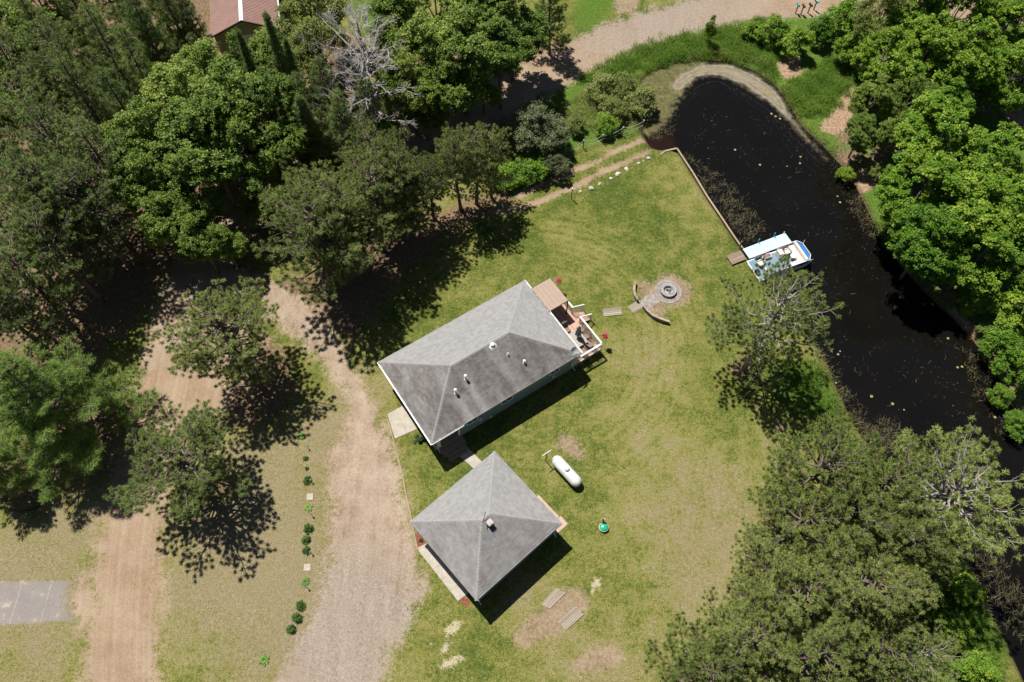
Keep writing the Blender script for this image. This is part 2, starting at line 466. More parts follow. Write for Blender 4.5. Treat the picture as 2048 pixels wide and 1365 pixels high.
def decid_mesh(seed, H=12.0, R=3.6, mat='maple', nl=11, clumps=40, per=52, leaf=.19, base=.22, bark='bark', lobe=.44, cr=.50):
    rng = np.random.default_rng(seed)
    b, c = Geo(), Geo()
    zt = H * .42
    b.tube([(0, 0, 0), (.05, .03, zt * .5), (.1, -.05, zt), (.15, 0, H * .8)], [.2 * H / 12, .15 * H / 12, .11 * H / 12, .03], 7)
    cc = np.array((0, 0, H * (.5 + base / 2))); ch = H * (1 - base) / 2
    CC, RR = [], []
    for i in range(nl):
        if i == 0: u = np.array((0., 0., .55))
        else:
            ph = i * 2.4 + rng.normal() * .3
            h = -0.55 + 1.15 * ((i * .618) % 1)
            rr = math.sqrt(max(.1, 1 - h * h)) * .62
            u = np.array((math.cos(ph) * rr, math.sin(ph) * rr, h * .62))
        lc = cc + u * np.array((R, R, ch)) * rng.uniform(.88, 1.1)
        lr = np.array((R, R, ch * .85)) * lobe * rng.uniform(.8, 1.2)
        p0 = np.array((.08, 0, min(lc[2] * .75, zt + rng.uniform(-.12, .25) * H)))
        md = p0 * .45 + lc * .55 + np.array((0, 0, -.08 * H)) * .5 + rng.normal(size=3) * .15
        b.tube([p0, md, lc], [.07 * H / 12, .05 * H / 12, .025], 5, cap=False)
        for j in range(clumps):
            dv = nrm(rng.normal(size=3) + nrm(u + 1e-6) * .75 + np.array((0, 0, .35)))
            P = lc + dv * lr * rng.uniform(.55, 1.12)
            CC.append(P); RR.append(cr * rng.uniform(.6, 1.25))
            if j % 2 == 0:
                b.tube([lc, (lc + P) / 2 + np.array((0, 0, -.06)), P], [.022, .014, .007], 3, cap=False)
    leaves(c, np.array(CC), np.array(RR), per, leaf, rng)
    return b.mesh('trunk', M[bark], True), c.mesh('crown', M[mat])

def bare_mesh(seed, H=11.0, R=2.8, bark='bark_dead'):
    rng = np.random.default_rng(seed)
    b, c = Geo(), Geo()
    b.tube([(0, 0, 0), (.1, 0, H * .4), (-.05, .1, H * .8), (0, 0, H)], [.17, .12, .06, .015], 6)
    def grow(g, p, d, L, r, lev):
        q = p + d * L * .5 + rng.normal(size=3) * .05 * L
        e = p + d * L + np.array((0, 0, .12 * L))
        g.tube([p, q, e], [r, r * .75, r * .45], 4 if lev < 2 else 3, cap=False)
        if lev < 3:
            for k in range(5 if lev == 0 else 4):
                s = rng.uniform(.35, 1.0)
                st = p + (e - p) * s
                grow(g, st, nrm(d + rng.normal(size=3) * .55 + np.array((0, 0, .15))), L * rng.uniform(.34, .55), r * .5, lev + 1)
    th = 0
    for k in range(26):
        z = H * (.35 + .63 * k / 26); th += 2.4
        f = (z / H - .35) / .65
        L = R * (1.05 - f * .75) * rng.uniform(.7, 1.1)
        grow(c, np.array((0, 0, z)), nrm(np.array((math.cos(th), math.sin(th), .35 + .6 * f))), L, .045, 0)
    return b.mesh('trunk', M[bark], True), c.mesh('branches', M[bark])

def bush_mesh(seed, r=.5, h=.6, mat='bush', n=70, per=40, leaf=.06):
    rng = np.random.default_rng(seed)
    c = Geo()
    d = nrm(rng.normal(size=(n, 3))); d[:, 2] = np.abs(d[:, 2])
    P = d * np.array((r, r, h)) * rng.uniform(.5, 1.1, (n, 1)) + np.array((0, 0, .04))
    leaves(c, P, r * .28, per, leaf, rng, .8, .5)
    return c.mesh('foliage', M[mat])
def hosta_mesh(seed, r=.5, n=70):
    rng = np.random.default_rng(seed)
    c = Geo()
    for k in range(n):
        th = rng.uniform(0, 6.28); el = rng.uniform(.15, 1.25); L = r * rng.uniform(.75, 1.1) * (1 if el < .8 else .75)
        d = np.array((math.cos(th), math.sin(th), 0)); s = np.array((-d[1], d[0], 0))
        u = np.linspace(0, 1, 5)
        spine = d * (u * L * math.cos(el * .7))[:, None] + np.array((0, 0, 1.)) * (u * L * math.sin(el) - .55 * L * u ** 2.2 * math.sin(el) + .02)[:, None]
        w = np.array((.015, .055, .075, .05, .004)) * r / .5
        v = np.concatenate([spine + s * w[:, None], spine - s * w[:, None]])
        c.add(v, quad=[(i, i + 1, 5 + i + 1, 5 + i) for i in range(4)], a=rng.uniform(0, 1))
    return c.mesh('foliage', M['hosta'])

KIND = {
    'pine': [pine_mesh(s, 13, 4.2, .24, 1.2, 80, gap=.31) for s in (11, 12, 13, 14)],
    'pineS': [pine_mesh(s, 12, 3.4, .24, 1.0, 72, gap=.34) for s in (21, 22, 23)],
    'pineO': [pine_mesh(s, 13, 4.4, .28, .92, 80, 'pine_olive', 'bark_pale', .235) for s in (31, 32, 33)],
    'pineG': [pine_mesh(s, 13, 4.3, .28, .95, 80, 'pine_olive') for s in (35, 36, 37)],
    'pineD': [pine_mesh(s, 15, 3.5, .28, .98, 70, 'dpine') for s in (41, 42, 43)],
    'wpine': [pine_mesh(s, 14, 5.2, .10, 1.25, 34, 'wpine', 'bark', .34, True) for s in (51, 52)],
    'wpineD': [pine_mesh(s, 15, 3.6, .12, 1.15, 32, 'dpine', 'bark', .34, True) for s in (53, 54, 55)],
    'spruce': [spruce_mesh(s, 13, 2.7) for s in (61, 62)],
    'spire': [spruce_mesh(s, 12, 1.6) for s in (63, 64)],
    'maple': [decid_mesh(s, 12, 3.6, 'maple', 14, 38, 56, .17, .22, 'bark', .38, .42) for s in (71, 72, 73, 74)],
    'mapleS': [decid_mesh(s, 9, 2.4, 'maple', 8, 36, 46, .17, .15) for s in (75, 76)],
    'bright': [decid_mesh(s, 10, 3.4, 'bright', 15, 42, 62, .175, .10, 'bark', .40, .40) for s in (81, 82, 83)],
    'brightS': [decid_mesh(s, 5, 1.9, 'bright', 8, 30, 44, .17, .05, 'bark', .5, .42) for s in (84, 85)],
    'olive': [decid_mesh(s, 11, 3.0, 'olive', 10, 40, 44, .16, .2) for s in (86,)],
    'willow': [decid_mesh(s, 5, 2.4, 'willow', 10, 44, 44, .12, .05, 'bark_pale', .5, .36) for s in (91, 92)],
    'shrub': [decid_mesh(s, 2.6, 1.5, 'olive', 8, 26, 36, .11, .02, 'bark_pale', .5, .30) for s in (93, 94)],
    'shrubG': [decid_mesh(s, 2.4, 1.5, 'bright', 8, 26, 36, .12, .02, 'bark', .5, .32) for s in (95, 96)],
    'dead': [bare_mesh(s) for s in (97, 98)],
}
KH = {'pineG': 13, 'pine': 13, 'pineS': 12, 'pineO': 13, 'pineD': 15, 'wpine': 14, 'wpineD': 15, 'spruce': 13, 'spire': 12, 'maple': 12, 'mapleS': 9, 'bright': 10, 'brightS': 5,
      'olive': 11, 'willow': 5, 'shrub': 2.6, 'shrubG': 2.4, 'dead': 11}
KN = {'pineG': 'pine_tree', 'pine': 'pine_tree', 'pineS': 'pine_tree', 'pineO': 'pine_tree', 'pineD': 'pine_tree', 'wpine': 'white_pine_tree', 'wpineD': 'white_pine_tree', 'spruce': 'spruce_tree', 'spire': 'spruce_tree',
      'maple': 'maple_tree', 'mapleS': 'young_maple_tree', 'bright': 'broadleaf_tree', 'brightS': 'young_broadleaf_tree', 'olive': 'birch_tree', 'willow': 'willow_shrub', 'shrub': 'wild_shrub', 'shrubG': 'leafy_shrub', 'dead': 'dead_tree'}
CF = {'pineG': .62, 'pine': .62, 'pineS': .62, 'pineO': .62, 'pineD': .62, 'wpine': .55, 'wpineD': .55, 'spruce': .45, 'spire': .5, 'maple': .6, 'mapleS': .58, 'bright': .55, 'brightS': .5, 'olive': .6, 'willow': .5, 'shrub': .4, 'shrubG': .4, 'dead': .7}
TREE_XY = []
_tr = np.random.default_rng(7)
def tree(kind, mode, px, py, h, label, group=None, wide=1.0, var=None):
    if mode == 'b': p = G(px, py, 0)
    else: p = G(px, py, h * CF[kind])
    k = KIND[kind]; v = int(_tr.integers(len(k))) if var is None else var
    s = h / KH[kind]
    cat = 'shrub' if kind in ('willow', 'shrub', 'shrubG') else 'tree'
    o = empty(KN[kind], (p[0], p[1], 0), _tr.uniform(0, 6.28), label, cat, group)
    sc = (s * wide, s * wide, s)
    inst('trunk', k[v][0], o, scale=sc)
    inst('branches' if kind == 'dead' else 'crown', k[v][1], o, scale=sc)
    TREE_XY.append((p[0], p[1], h * .28 * wide, kind))
    return o

GP = 'row of red pines between the road and the lawn'
GL = 'dark pines of the stand at the left edge'
GM = 'maples in the clump beside the road bend'
GU = 'leafy trees along the upper roadside'
GR = 'leafy trees on the far bank of the pond'
GB = 'pines in the lower right corner'
GS = 'shrubs by the mailboxes'
GN = 'wild shrubs between the road and the pond'
TREES = [
 # lone pines in the yard
 ('pine', 'b', 497, 743, 10.2, 'lone red pine beside the sandy driveway with its long leaning trunk showing', None, 1.35, 0),
 ('pine', 'b', 410, 982, 8.4, 'red pine at the edge of the dirt road, lowest pine on the left side', None, 1.65, 1),
 ('pineO', 'b', 1488, 738, 12.5, 'open olive pine on the lawn by the pond, just below the pontoon boat', None, 1.02, 0),
 ('wpine', 'c', 78, 795, 12.5, 'big feathery light green white pine at the left edge below the dark stand', None, 1.45, 0),
 ('wpine', 'c', -30, 915, 9, 'lower light green white pine cut off by the left edge of the photo', None, 1.0, 1),
 # row of pines
 ('pineS', 'b', 662, 585, 12.5, 'red pine at the lower left end of the pine row above the house', GP, 1.3, 0),
 ('pineS', 'b', 722, 543, 12, 'second red pine from the lower left end of the pine row', GP, 1.1, 1),
 ('pineS', 'b', 655, 520, 11, 'red pine behind the lower left end of the pine row, over the driveway', GP, 1.1, 2),
 ('pineS', 'b', 764, 499, 11.5, 'red pine in the middle of the pine row with a bare lower trunk', GP, 1.2, 0),
 ('pineS', 'b', 815, 466, 10.5, 'red pine right of the middle of the pine row, beside the centre one', GP, 1.1, 1),
 ('pineS', 'b', 868, 436, 8, 'shorter pale pine in the gap of the pine row left of its upper right group', GP, .95, 2),
 ('pineS', 'b', 922, 420, 9.8, 'left one of three thin red pines at the upper right of the pine row', GP, .92, 0),
 ('pineS', 'b', 953, 408, 10, 'middle one of three thin red pines at the upper right of the pine row', GP, .9, 1),
 ('pineS', 'b', 983, 396, 9, 'right one of three thin red pines, nearest to the grey willow shrub', GP, .9, 2),
 ('pineS', 'c', 742, 335, 11.5, 'red pine topping the middle of the pine row, highest crown there', GP, 1.0, 1),
 ('pineS', 'c', 640, 415, 11, 'red pine on the left side of the pine row next to the shaded maples', GP, 1.0, 0),
 ('pineS', 'c', 800, 395, 10, 'red pine behind the right middle of the pine row', GP, 1.0, 2),
 # left stand
 ('pineD', 'b', 192, 532, 13.5, 'dark pine with long bare trunk at the lower right corner of the left stand', GL, 1.1, 0),
 ('pineD', 'b', 205, 510, 12.5, 'tall dark pine just behind the bare-trunk pine at the road bend', GL, 1.05, 1),
 ('pineD', 'c', 55, 560, 12.6, 'dark pine directly above the light green white pine', GL, 1.1, 2),
 ('pineD', 'c', 120, 500, 12.6, 'dark pine with grey branches showing left of the bare-trunk pine', GL, 1.1, 0),
 ('pineD', 'c', 25, 480, 12.6, 'dark pine at the left edge, second above the white pine', GL, 1.1, 1),
 ('pineD', 'c', 90, 410, 13.4, 'dark pine in the middle of the left stand, highest crown there', GL, 1.1, 2),
 ('pineD', 'c', 175, 420, 13.4, 'dark pine in the left stand touching the maple clump', GL, 1.1, 0),
 ('pineD', 'c', 30, 360, 12.6, 'dark pine at the left edge below the pale leafy trees', GL, 1.1, 1),
 ('pineD', 'c', 130, 310, 14.3, 'dark pine in the left stand above the middle one', GL, 1.05, 2),
 ('pineD', 'c', 205, 330, 13.4, 'dark pine in the left stand left of the leftmost maple', GL, 1.05, 0),
 ('pineD', 'c', 80, 240, 13.4, 'dark pine in the upper part of the left stand near the pale leafy edge', GL, 1.05, 1),
 ('wpineD', 'c', 180, 215, 14.3, 'plumed dark white pine in the upper left stand, nearest to the big dark gap', GL, 1.0, 0),
 ('wpineD', 'c', 255, 240, 13.4, 'plumed dark white pine just left of the maple clump', GL, .95, 1),
 ('wpineD', 'c', 290, 170, 13.4, 'plumed dark white pine left of the deep shadow by the red-roofed garage', GL, .9, 2),
 ('wpineD', 'c', 225, 120, 14.3, 'plumed dark white pine with brown dead twigs in the upper left stand', GL, .95, 0),
 ('wpineD', 'c', 310, 90, 13.4, 'plumed dark white pine with sunlit tips left of the red-roofed garage', GL, .9, 1),
 ('wpineD', 'c', 260, 45, 14.3, 'plumed dark white pine at the top edge of the photo, second left of the garage', GL, .95, 2),
 ('wpineD', 'c', 345, 25, 13.4, 'plumed dark white pine at the top edge nearest the red-roofed garage', GL, .9, 0),
 ('wpineD', 'c', 170, 40, 14.3, 'plumed dark white pine at the top edge right of the small yellow green tree', GL, .95, 1),
 ('pineD', 'c', 135, 140, 13.4, 'dark pine in the upper left stand below the small yellow green tree', GL, 1.0, 2),
 ('pineD', 'c', 40, 150, 12.6, 'dark pine behind the pale leafy trees at the left edge', GL, 1.0, 0),
 ('wpineD', 'c', 405, 130, 8.4, 'low dark conifer in the deep shadow below the red-roofed garage corner', GL, .9, 1),
 ('wpineD', 'c', 385, 60, 10.1, 'dark conifer in the deep shadow beside the garage wall', GL, .8, 2),
 ('pineD', 'c', 60, 630, 10, 'lowest dark pine of the left stand, touching the top of the white pine', GL, 1.1, 0),
 ('pineD', 'c', -15, 600, 12, 'dark pine cut by the left edge just above the white pine', GL, 1.1, 1),
 ('wpineD', 'c', 95, 90, 14, 'plumed dark white pine between the small yellow green tree and the pale leafy trees', GL, 1.0, 0),
 ('wpineD', 'c', 130, -15, 14, 'plumed dark white pine cut by the top edge above the small yellow green tree', GL, 1.0, 2),
 ('wpineD', 'c', 215, -10, 14, 'plumed dark white pine cut by the top edge, third left of the garage', GL, 1.0, 0),
 ('wpineD', 'c', 300, -25, 14, 'plumed dark white pine cut by the top edge left of the garage roof', GL, 1.0, 1),
 ('mapleS', 'c', 85, 20, 12, 'small yellow green leafy tree among dark pines at the top left', GL, 1.0, 0),
 ('mapleS', 'c', 30, 90, 11, 'pale green leafy tree at the left edge, topmost there', GL, 1.1, 1),
 ('mapleS', 'c', 25, 190, 11, 'pale green leafy tree at the left edge, below the topmost one', GL, 1.1, 0),
 ('mapleS', 'c', 15, 270, 10, 'pale green leafy tree at the left edge, lowest of the pale ones', GL, 1.0, 1),
 # maple clump
 ('maple', 'c', 385, 205, 13, 'maple at the upper left of the clump beside the deep shadow', GM, 1.0, 0),
 ('maple', 'c', 470, 205, 13.5, 'maple at the top centre of the clump', GM, 1.0, 1),
 ('maple', 'c', 540, 235, 12.5, 'maple at the upper right of the clump below the spruce spires', GM, .95, 2),
 ('maple', 'c', 320, 285, 12.5, 'maple at the left edge of the clump, level with its centre', GM, 1.0, 3),
 ('maple', 'c', 415, 290, 13.5, 'maple in the centre of the clump, tallest of it', GM, 1.05, 0),
 ('maple', 'c', 495, 310, 11.5, 'maple right of the clump centre above the bare leaning stem', GM, .8, 1),
 ('maple', 'c', 565, 300, 9.5, 'maple in half shade at the right edge of the clump', GM, .9, 2),
 ('maple', 'c', 310, 375, 11, 'maple at the lower left of the clump overhanging the pines', GM, .95, 3),
 ('maple', 'c', 375, 380, 11.5, 'maple below the clump centre, left of the sandy gap', GM, .9, 2),
 ('maple', 'c', 335, 445, 9.5, 'maple at the lower left end of the clump near the road', GM, .9, 0),
 ('maple', 'c', 400, 480, 8.5, 'lowest maple of the clump standing at the road bend', GM, .95, 1),
 ('mapleS', 'c', 455, 495, 6, 'small shaded maple at the lowest right of the clump', GM, 1.0, 0),
 ('mapleS', 'c', 520, 410, 7, 'small shaded maple at the right of the sandy gap', GM, 1.0, 1),
 ('mapleS', 'c', 418, 140, 9, 'young maple just below the left corner of the red-roofed garage', GM, 1.0, 0),
 ('mapleS', 'c', 488, 125, 8, 'young maple in front of the gable of the red-roofed garage', GM, .85, 1),
 ('mapleS', 'c', 552, 108, 8.5, 'young maple in front of the right corner of the red-roofed garage', GM, 1.0, 0),
 ('spire', 'c', 512, 165, 12.5, 'narrow dark spruce spire, left one below the red-roofed garage', 'narrow spruce spires', .75, 0),
 ('spire', 'c', 568, 145, 13.5, 'narrow dark spruce spire, middle and tallest one', 'narrow spruce spires', .8, 1),
 ('spire', 'c', 598, 175, 12, 'narrow dark spruce spire, right one', 'narrow spruce spires', .75, 0),
 ('wpineD', 'c', 612, 225, 11, 'dark conifer right of the maple clump in shade', 'dark conifers behind the pine row', 1.0, 0),
 ('wpineD', 'c', 655, 200, 11, 'dark conifer left of the grey dead tree', 'dark conifers behind the pine row', 1.0, 1),
 ('spruce', 'c', 625, 285, 11, 'dark spruce above the lower left of the pine row', 'dark conifers behind the pine row', 1.1, 0),
 ('wpineD', 'c', 690, 255, 10, 'dark conifer just below the grey dead tree', 'dark conifers behind the pine row', 1.1, 1),
 ('wpineD', 'c', 740, 230, 10, 'dark conifer below right of the grey dead tree', 'dark conifers behind the pine row', 1.1, 0),
 ('wpineD', 'c', 590, 350, 8, 'dark low conifer right of the small shaded maples', 'dark conifers behind the pine row', 1.2, 1),
 # upper roadside
 ('olive', 'c', 625, 40, 12, 'yellowish birch right of the red-roofed garage', GU, 1.0, 0),
 ('olive', 'c', 640, 110, 11, 'yellowish birch between the garage and the grey dead tree', GU, .9, 0),
 ('olive', 'c', 665, -15, 11, 'yellowish birch at the top edge above the grey dead tree', GU, .8, 0),
 ('dead', 'c', 722, 95, 13.5, 'tall grey dead tree with bare branches, upper one', 'grey dead trees', 1.5, 0),
 ('dead', 'c', 738, 165, 12.5, 'grey dead tree with bare branches, lower one', 'grey dead trees', 1.45, 1),
 ('maple', 'c', 810, 60, 13, 'leafy tree at the left of the upper roadside trees near the sunny clearing', GU, .9, 1),
 ('maple', 'c', 870, 20, 13, 'leafy tree at the top edge, left part of the upper roadside trees', GU, 1.0, 2),
 ('maple', 'c', 940, 25, 13, 'leafy tree at the top edge, middle of the upper roadside trees', GU, 1.0, 3),
 ('maple', 'c', 1025, 40, 12.5, 'leafy tree at the right end of the upper roadside trees', GU, 1.0, 0),
 ('maple', 'c', 850, 115, 13, 'leafy tree in the left middle of the upper roadside trees', GU, .95, 0),
 ('maple', 'c', 925, 100, 13.5, 'leafy tree in the centre of the upper roadside trees, fullest crown', GU, 1.05, 1),
 ('maple', 'c', 1000, 110, 11.5, 'leafy tree overhanging the shaded part of the dirt road', GU, .95, 2),
 ('maple', 'c', 820, 175, 10.5, 'leafy tree at the lower left of the upper roadside trees', GU, .9, 3),
 ('maple', 'c', 895, 180, 10.5, 'leafy tree at the lower middle of the upper roadside trees', GU, .95, 0),
 ('mapleS', 'c', 850, 225, 6.5, 'small leafy tree at the road edge, lowest of the upper roadside trees', GU, 1.1, 1),
 ('mapleS', 'c', 965, 165, 7, 'small leafy tree at the road edge under the overhanging crown', GU, 1.1, 0),
 ('mapleS', 'c', 790, 235, 7, 'small shaded leafy tree at the left end above the road', GU, 1.1, 0),
 ('wpineD', 'c', 775, 180, 10, 'dark conifer between the dead trees and the leafy roadside trees', 'dark conifers behind the pine row', 1.0, 0),
 ('wpineD', 'c', 1105, 15, 11, 'dark conifer at the top edge casting shade over the upper road verge', None, .9, 2),
 # between road and pond
 ('willow', 'c', 1075, 262, 5.2, 'large grey green willow shrub right of the pine row', GN, 1.0, 0),
 ('shrubG', 'c', 1060, 345, 2.2, 'bright yellow green bush below the grey willow shrub', GN, 1.2, 0),
 ('shrubG', 'c', 1010, 355, 2.0, 'bright green bush at the foot of the thin pines', GN, 1.1, 1),
 ('willow', 'c', 1115, 330, 2.6, 'small dusty green shrub in the shade at the end of the rope fence', GN, .9, 1),
 ('shrub', 'c', 1205, 180, 2.6, 'olive shrub nearest the road between road and pond', GN, 1.1, 0),
 ('shrub', 'c', 1250, 175, 2.4, 'olive shrub beside the algae at the pond head', GN, 1.0, 1),
 ('shrub', 'c', 1285, 205, 2.6, 'olive shrub leaning over the water at the pond head', GN, 1.1, 0),
 ('shrub', 'c', 1225, 220, 2.2, 'olive shrub in the middle of the wild patch', GN, 1.0, 1),
 ('shrubG', 'c', 1210, 250, 2.0, 'green bush just above the rope fence', GN, 1.0, 0),
 ('shrub', 'c', 1150, 250, 2.0, 'low shrub between the willow and the rope fence', GN, .9, 0),
 ('shrubG', 'c', 1108, 275, 2.0, 'low green shrub touching the right side of the willow', GN, 1.0, 1),
 ('brightS', 'c', 1420, 62, 3.6, 'thin sapling standing alone in the verge above the pond', GN, .45, 0),
 # mailboxes corner
 ('brightS', 'c', 1545, 62, 3.4, 'leafy shrub left of and below the mailboxes', GS, 1.1, 0),
 ('brightS', 'c', 1590, 85, 3.6, 'leafy shrub above the brown dead patch', GS, 1.1, 1),
 ('brightS', 'c', 1640, 60, 3.4, 'leafy shrub right below the mailboxes', GS, 1.0, 0),
 ('brightS', 'c', 1690, 40, 5.0, 'leafy tree right of the mailboxes', GS, 1.0, 1),
 ('brightS', 'c', 1500, 60, 2.0, 'low green shrub in the tall verge grass left of the mailboxes', GS, 1.1, 1),
 # far bank
 ('olive', 'c', 1755, 40, 10, 'greyish leafy tree with bare twigs right of the mailboxes', GR, .8, 0),
 ('bright', 'c', 1830, 30, 11, 'leafy tree at the top edge right of the greyish tree', GR, .9, 0),
 ('bright', 'c', 1905, 35, 12, 'tall yellow green tree at the top edge near the right corner', GR, .85, 1),
 ('bright', 'c', 2000, 70, 10, 'leafy tree below the top right corner', GR, .95, 2),
 ('olive', 'c', 2035, 20, 10, 'leafy tree with bare twigs in the top right corner', GR, .9, 0),
 ('bright', 'c', 1765, 115, 9.5, 'leafy tree above the lush grass on the far bank', GR, .85, 2),
 ('bright', 'c', 1840, 125, 10.5, 'leafy tree in the upper middle of the far bank', GR, .95, 0),
 ('bright', 'c', 1925, 120, 10.5, 'leafy tree right of the upper middle of the far bank', GR, .95, 1),
 ('bright', 'c', 2025, 150, 9, 'leafy tree at the right edge above the grey clearing', GR, .95, 0),
 ('brightS', 'c', 1700, 100, 4, 'young leafy tree beside the upper lush grass', GR, .9, 0),
 ('maple', 'c', 1745, 195, 8, 'dull green tree left of the big bright maples', GR, .8, 1),
 ('maple', 'c', 1815, 200, 8.5, 'dull green tree above the big bright maples', GR, .85, 2),
 ('bright', 'c', 1890, 205, 8, 'leafy tree between the dull trees and the grey clearing', GR, .9, 2),
 ('willow', 'c', 1965, 185, 4.4, 'pale tan and green shrub at the left of the grey clearing', GR, .9, 0),
 ('willow', 'c', 2046, 190, 3.4, 'pale shrub at the right edge just above the grey clearing', GR, .9, 1),
 ('maple', 'c', 1725, 265, 6, 'dull green tree at the far bank edge by the brown dead patch', GR, .95, 0),
 ('maple', 'c', 1790, 270, 7, 'dull green tree left against the biggest bright maple', GR, .85, 3),
 ('bright', 'c', 1870, 290, 10.5, 'biggest bright maple on the far bank, upper one', GR, 1.1, 0),
 ('bright', 'c', 1975, 330, 10, 'yellow green bright maple at the right edge below the grey clearing', GR, 1.05, 1),
 ('bright', 'c', 1835, 390, 10, 'bright maple leaning to the water, left of the far bank group', GR, 1.05, 2),
 ('bright', 'c', 1930, 420, 10.5, 'bright maple in the centre of the far bank group', GR, 1.1, 0),
 ('bright', 'c', 2020, 430, 10, 'bright maple at the right edge in the middle of the far bank group', GR, 1.0, 1),
 ('bright', 'c', 1855, 490, 9.5, 'bright maple overhanging the water opposite the pontoon boat', GR, 1.0, 1),
 ('bright', 'c', 1950, 520, 9, 'bright maple at the lower right of the far bank group', GR, .95, 2),
 ('bright', 'c', 2030, 540, 7, 'shaded leafy tree at the right edge below the bright maples', GR, .9, 0),
 ('brightS', 'c', 2030, 625, 4.5, 'leafy shrub at the right edge above the bank bend', GR, 1.1, 0),
 ('brightS', 'c', 2000, 690, 3.5, 'leafy shrub at the bank bend on the right edge', GR, 1.1, 1),
 ('brightS', 'c', 2042, 740, 3.8, 'lowest leafy shrub on the far bank at the right edge', GR, 1.1, 0),
 ('shrubG', 'c', 2000, 795, 1.6, 'small low shrub at the waterline below the bank bend', GR, .9, 1),
 ('shrubG', 'c', 1945, 615, 1.8, 'yellow green shrub at the waterline in front of the shaded trees', GR, .9, 0),
 ('shrubG', 'c', 1690, 350, 1.4, 'brownish low shrub at the waterline left of the bright maples', GR, .9, 1),
 # lower right pines
 ('pineG', 'c', 1620, 955, 13.5, 'olive pine at the upper left of the lower right pine group', GB, 1.0, 1),
 ('pineO', 'c', 1880, 1000, 13.5, 'large olive pine with pale bare branches reaching over the pond', GB, 1.12, 2),
 ('pineG', 'c', 1735, 990, 12.5, 'olive pine between the upper left one and the large one over the pond', GB, .95, 0),
 ('pineG', 'c', 1580, 1060, 12, 'olive pine above the orange boards on the lawn edge', GB, .95, 2),
 ('pine', 'c', 1700, 1085, 13, 'green pine in the middle of the lower right group', GB, .95, 1),
 ('pine', 'c', 1785, 1125, 12.5, 'green pine right of the middle of the lower right group', GB, .9, 2),
 ('pine', 'c', 1580, 1215, 13, 'dark green pine below the orange boards', GB, 1.0, 3),
 ('pine', 'c', 1690, 1200, 13.5, 'dark green pine in the lower middle of the lower right group', GB, .95, 0),
 ('pine', 'c', 1500, 1290, 12.5, 'dark green pine second from the left end of the lower right group', GB, .95, 1),
 ('pine', 'c', 1420, 1345, 12, 'dark green pine at the left end of the lower right group at the bottom edge', GB, .95, 2),
 ('pine', 'c', 1610, 1325, 13, 'dark green pine at the bottom edge below the dark middle pines', GB, .95, 3),
 ('pineG', 'c', 1730, 1320, 12, 'olive pine at the bottom edge right of the dark green ones', GB, .9, 1),
 ('pineO', 'c', 1815, 1325, 9.5, 'pale olive pine at the bottom edge beside the bright bank grass', GB, .9, 2),
 ('brightS', 'c', 1960, 1345, 2.6, 'bright green shrub at the bottom right corner near the water', None, 1.2, 1),
 ('shrubG', 'c', 1930, 1180, 1.5, 'low bright shrub in the waterside grass right of the lower right pines, upper one', None, 1.2, 0),
 ('shrubG', 'c', 1905, 1260, 1.6, 'low bright shrub in the waterside grass right of the lower right pines, lower one', None, 1.2, 1),
 ('shrub', 'c', 1975, 665, 1.5, 'yellowish low shrub on the far bank just above the bank bend', None, 1.1, 0),
 ('shrubG', 'c', 2035, 850, 1.6, 'low green shrub at the right edge below the lowest leafy shrub', None, 1.1, 0),
 ('shrub', 'c', 1755, 345, 1.7, 'olive shrub between the dull green trees and the bank', None, 1.1, 1),
]
for row in TREES:
    tree(*row)

# ------------------------------------------------------------------ ground: one fine grid, split into its surfaces
X0, X1, Y0, Y1, ST = -78.0, 78.0, -12.0, 108.0, 0.3
nx, ny = int((X1 - X0) / ST) + 1, int((Y1 - Y0) / ST) + 1
gx, gy = np.meshgrid(np.linspace(X0, X1, nx), np.linspace(Y0, Y1, ny))
GP_ = np.stack([gx.ravel(), gy.ravel()], 1)
sd_pond = sd_poly(GP_, POND)
sd_road, lat_road = sd_line(GP_, ROAD, 2.75)
sd_drive = sd_poly(GP_, DRIVE)
sd_asph = sd_poly(GP_, ASPH)
sd_t1, _ = sd_line(GP_, TRACK1, .34)
sd_t2, _ = sd_line(GP_, TRACK2, .38)
def union(*a): return np.maximum.reduce(a)
def zone(polys, soft=1):
    return union(*[sd_poly(GP_, smooth_poly(G2(p), soft)) for p in polys])
def blob(lst):
    """soft field from (px, py, radius m, weight)"""
    f = np.zeros(len(GP_))
    for px, py, r, w in lst:
        c = G(px, py)[:2]
        f += w * np.exp(-((GP_ - c) ** 2).sum(1) / (r * r))
    return f
# pine litter and forest floor under the crowns
sd_lit = np.full(len(GP_), -9.0)
for x, y, r, k in TREE_XY:
    if k in ('shrub', 'shrubG', 'willow', 'brightS'): continue
    rr = r * (.95 if k in ('maple', 'mapleS', 'spruce', 'spire', 'pineD', 'wpineD', 'wpine', 'olive', 'dead') else .5)
    if k in ('pineO', 'pineG'): rr = r * .3
    if k == 'bright': rr = r * .3
    sd_lit = np.maximum(sd_lit, rr - np.hypot(GP_[:, 0] - x, GP_[:, 1] - y))
sd_lit = union(sd_lit, zone([[(-200, -200), (430, -200), (430, 120), (560, 260), (700, 250), (810, 250), (700, 300), (430, 420), (330, 580), (200, 720), (-100, 700)],
                             [(440, 590), (560, 560), (700, 520), (820, 450), (930, 400), (1010, 380), (1050, 400), (960, 440), (880, 480), (800, 560), (740, 640), (700, 690), (620, 640)],
                             [(360, 700), (480, 620), (560, 680), (600, 760), (560, 850), (440, 860), (380, 800)]]))
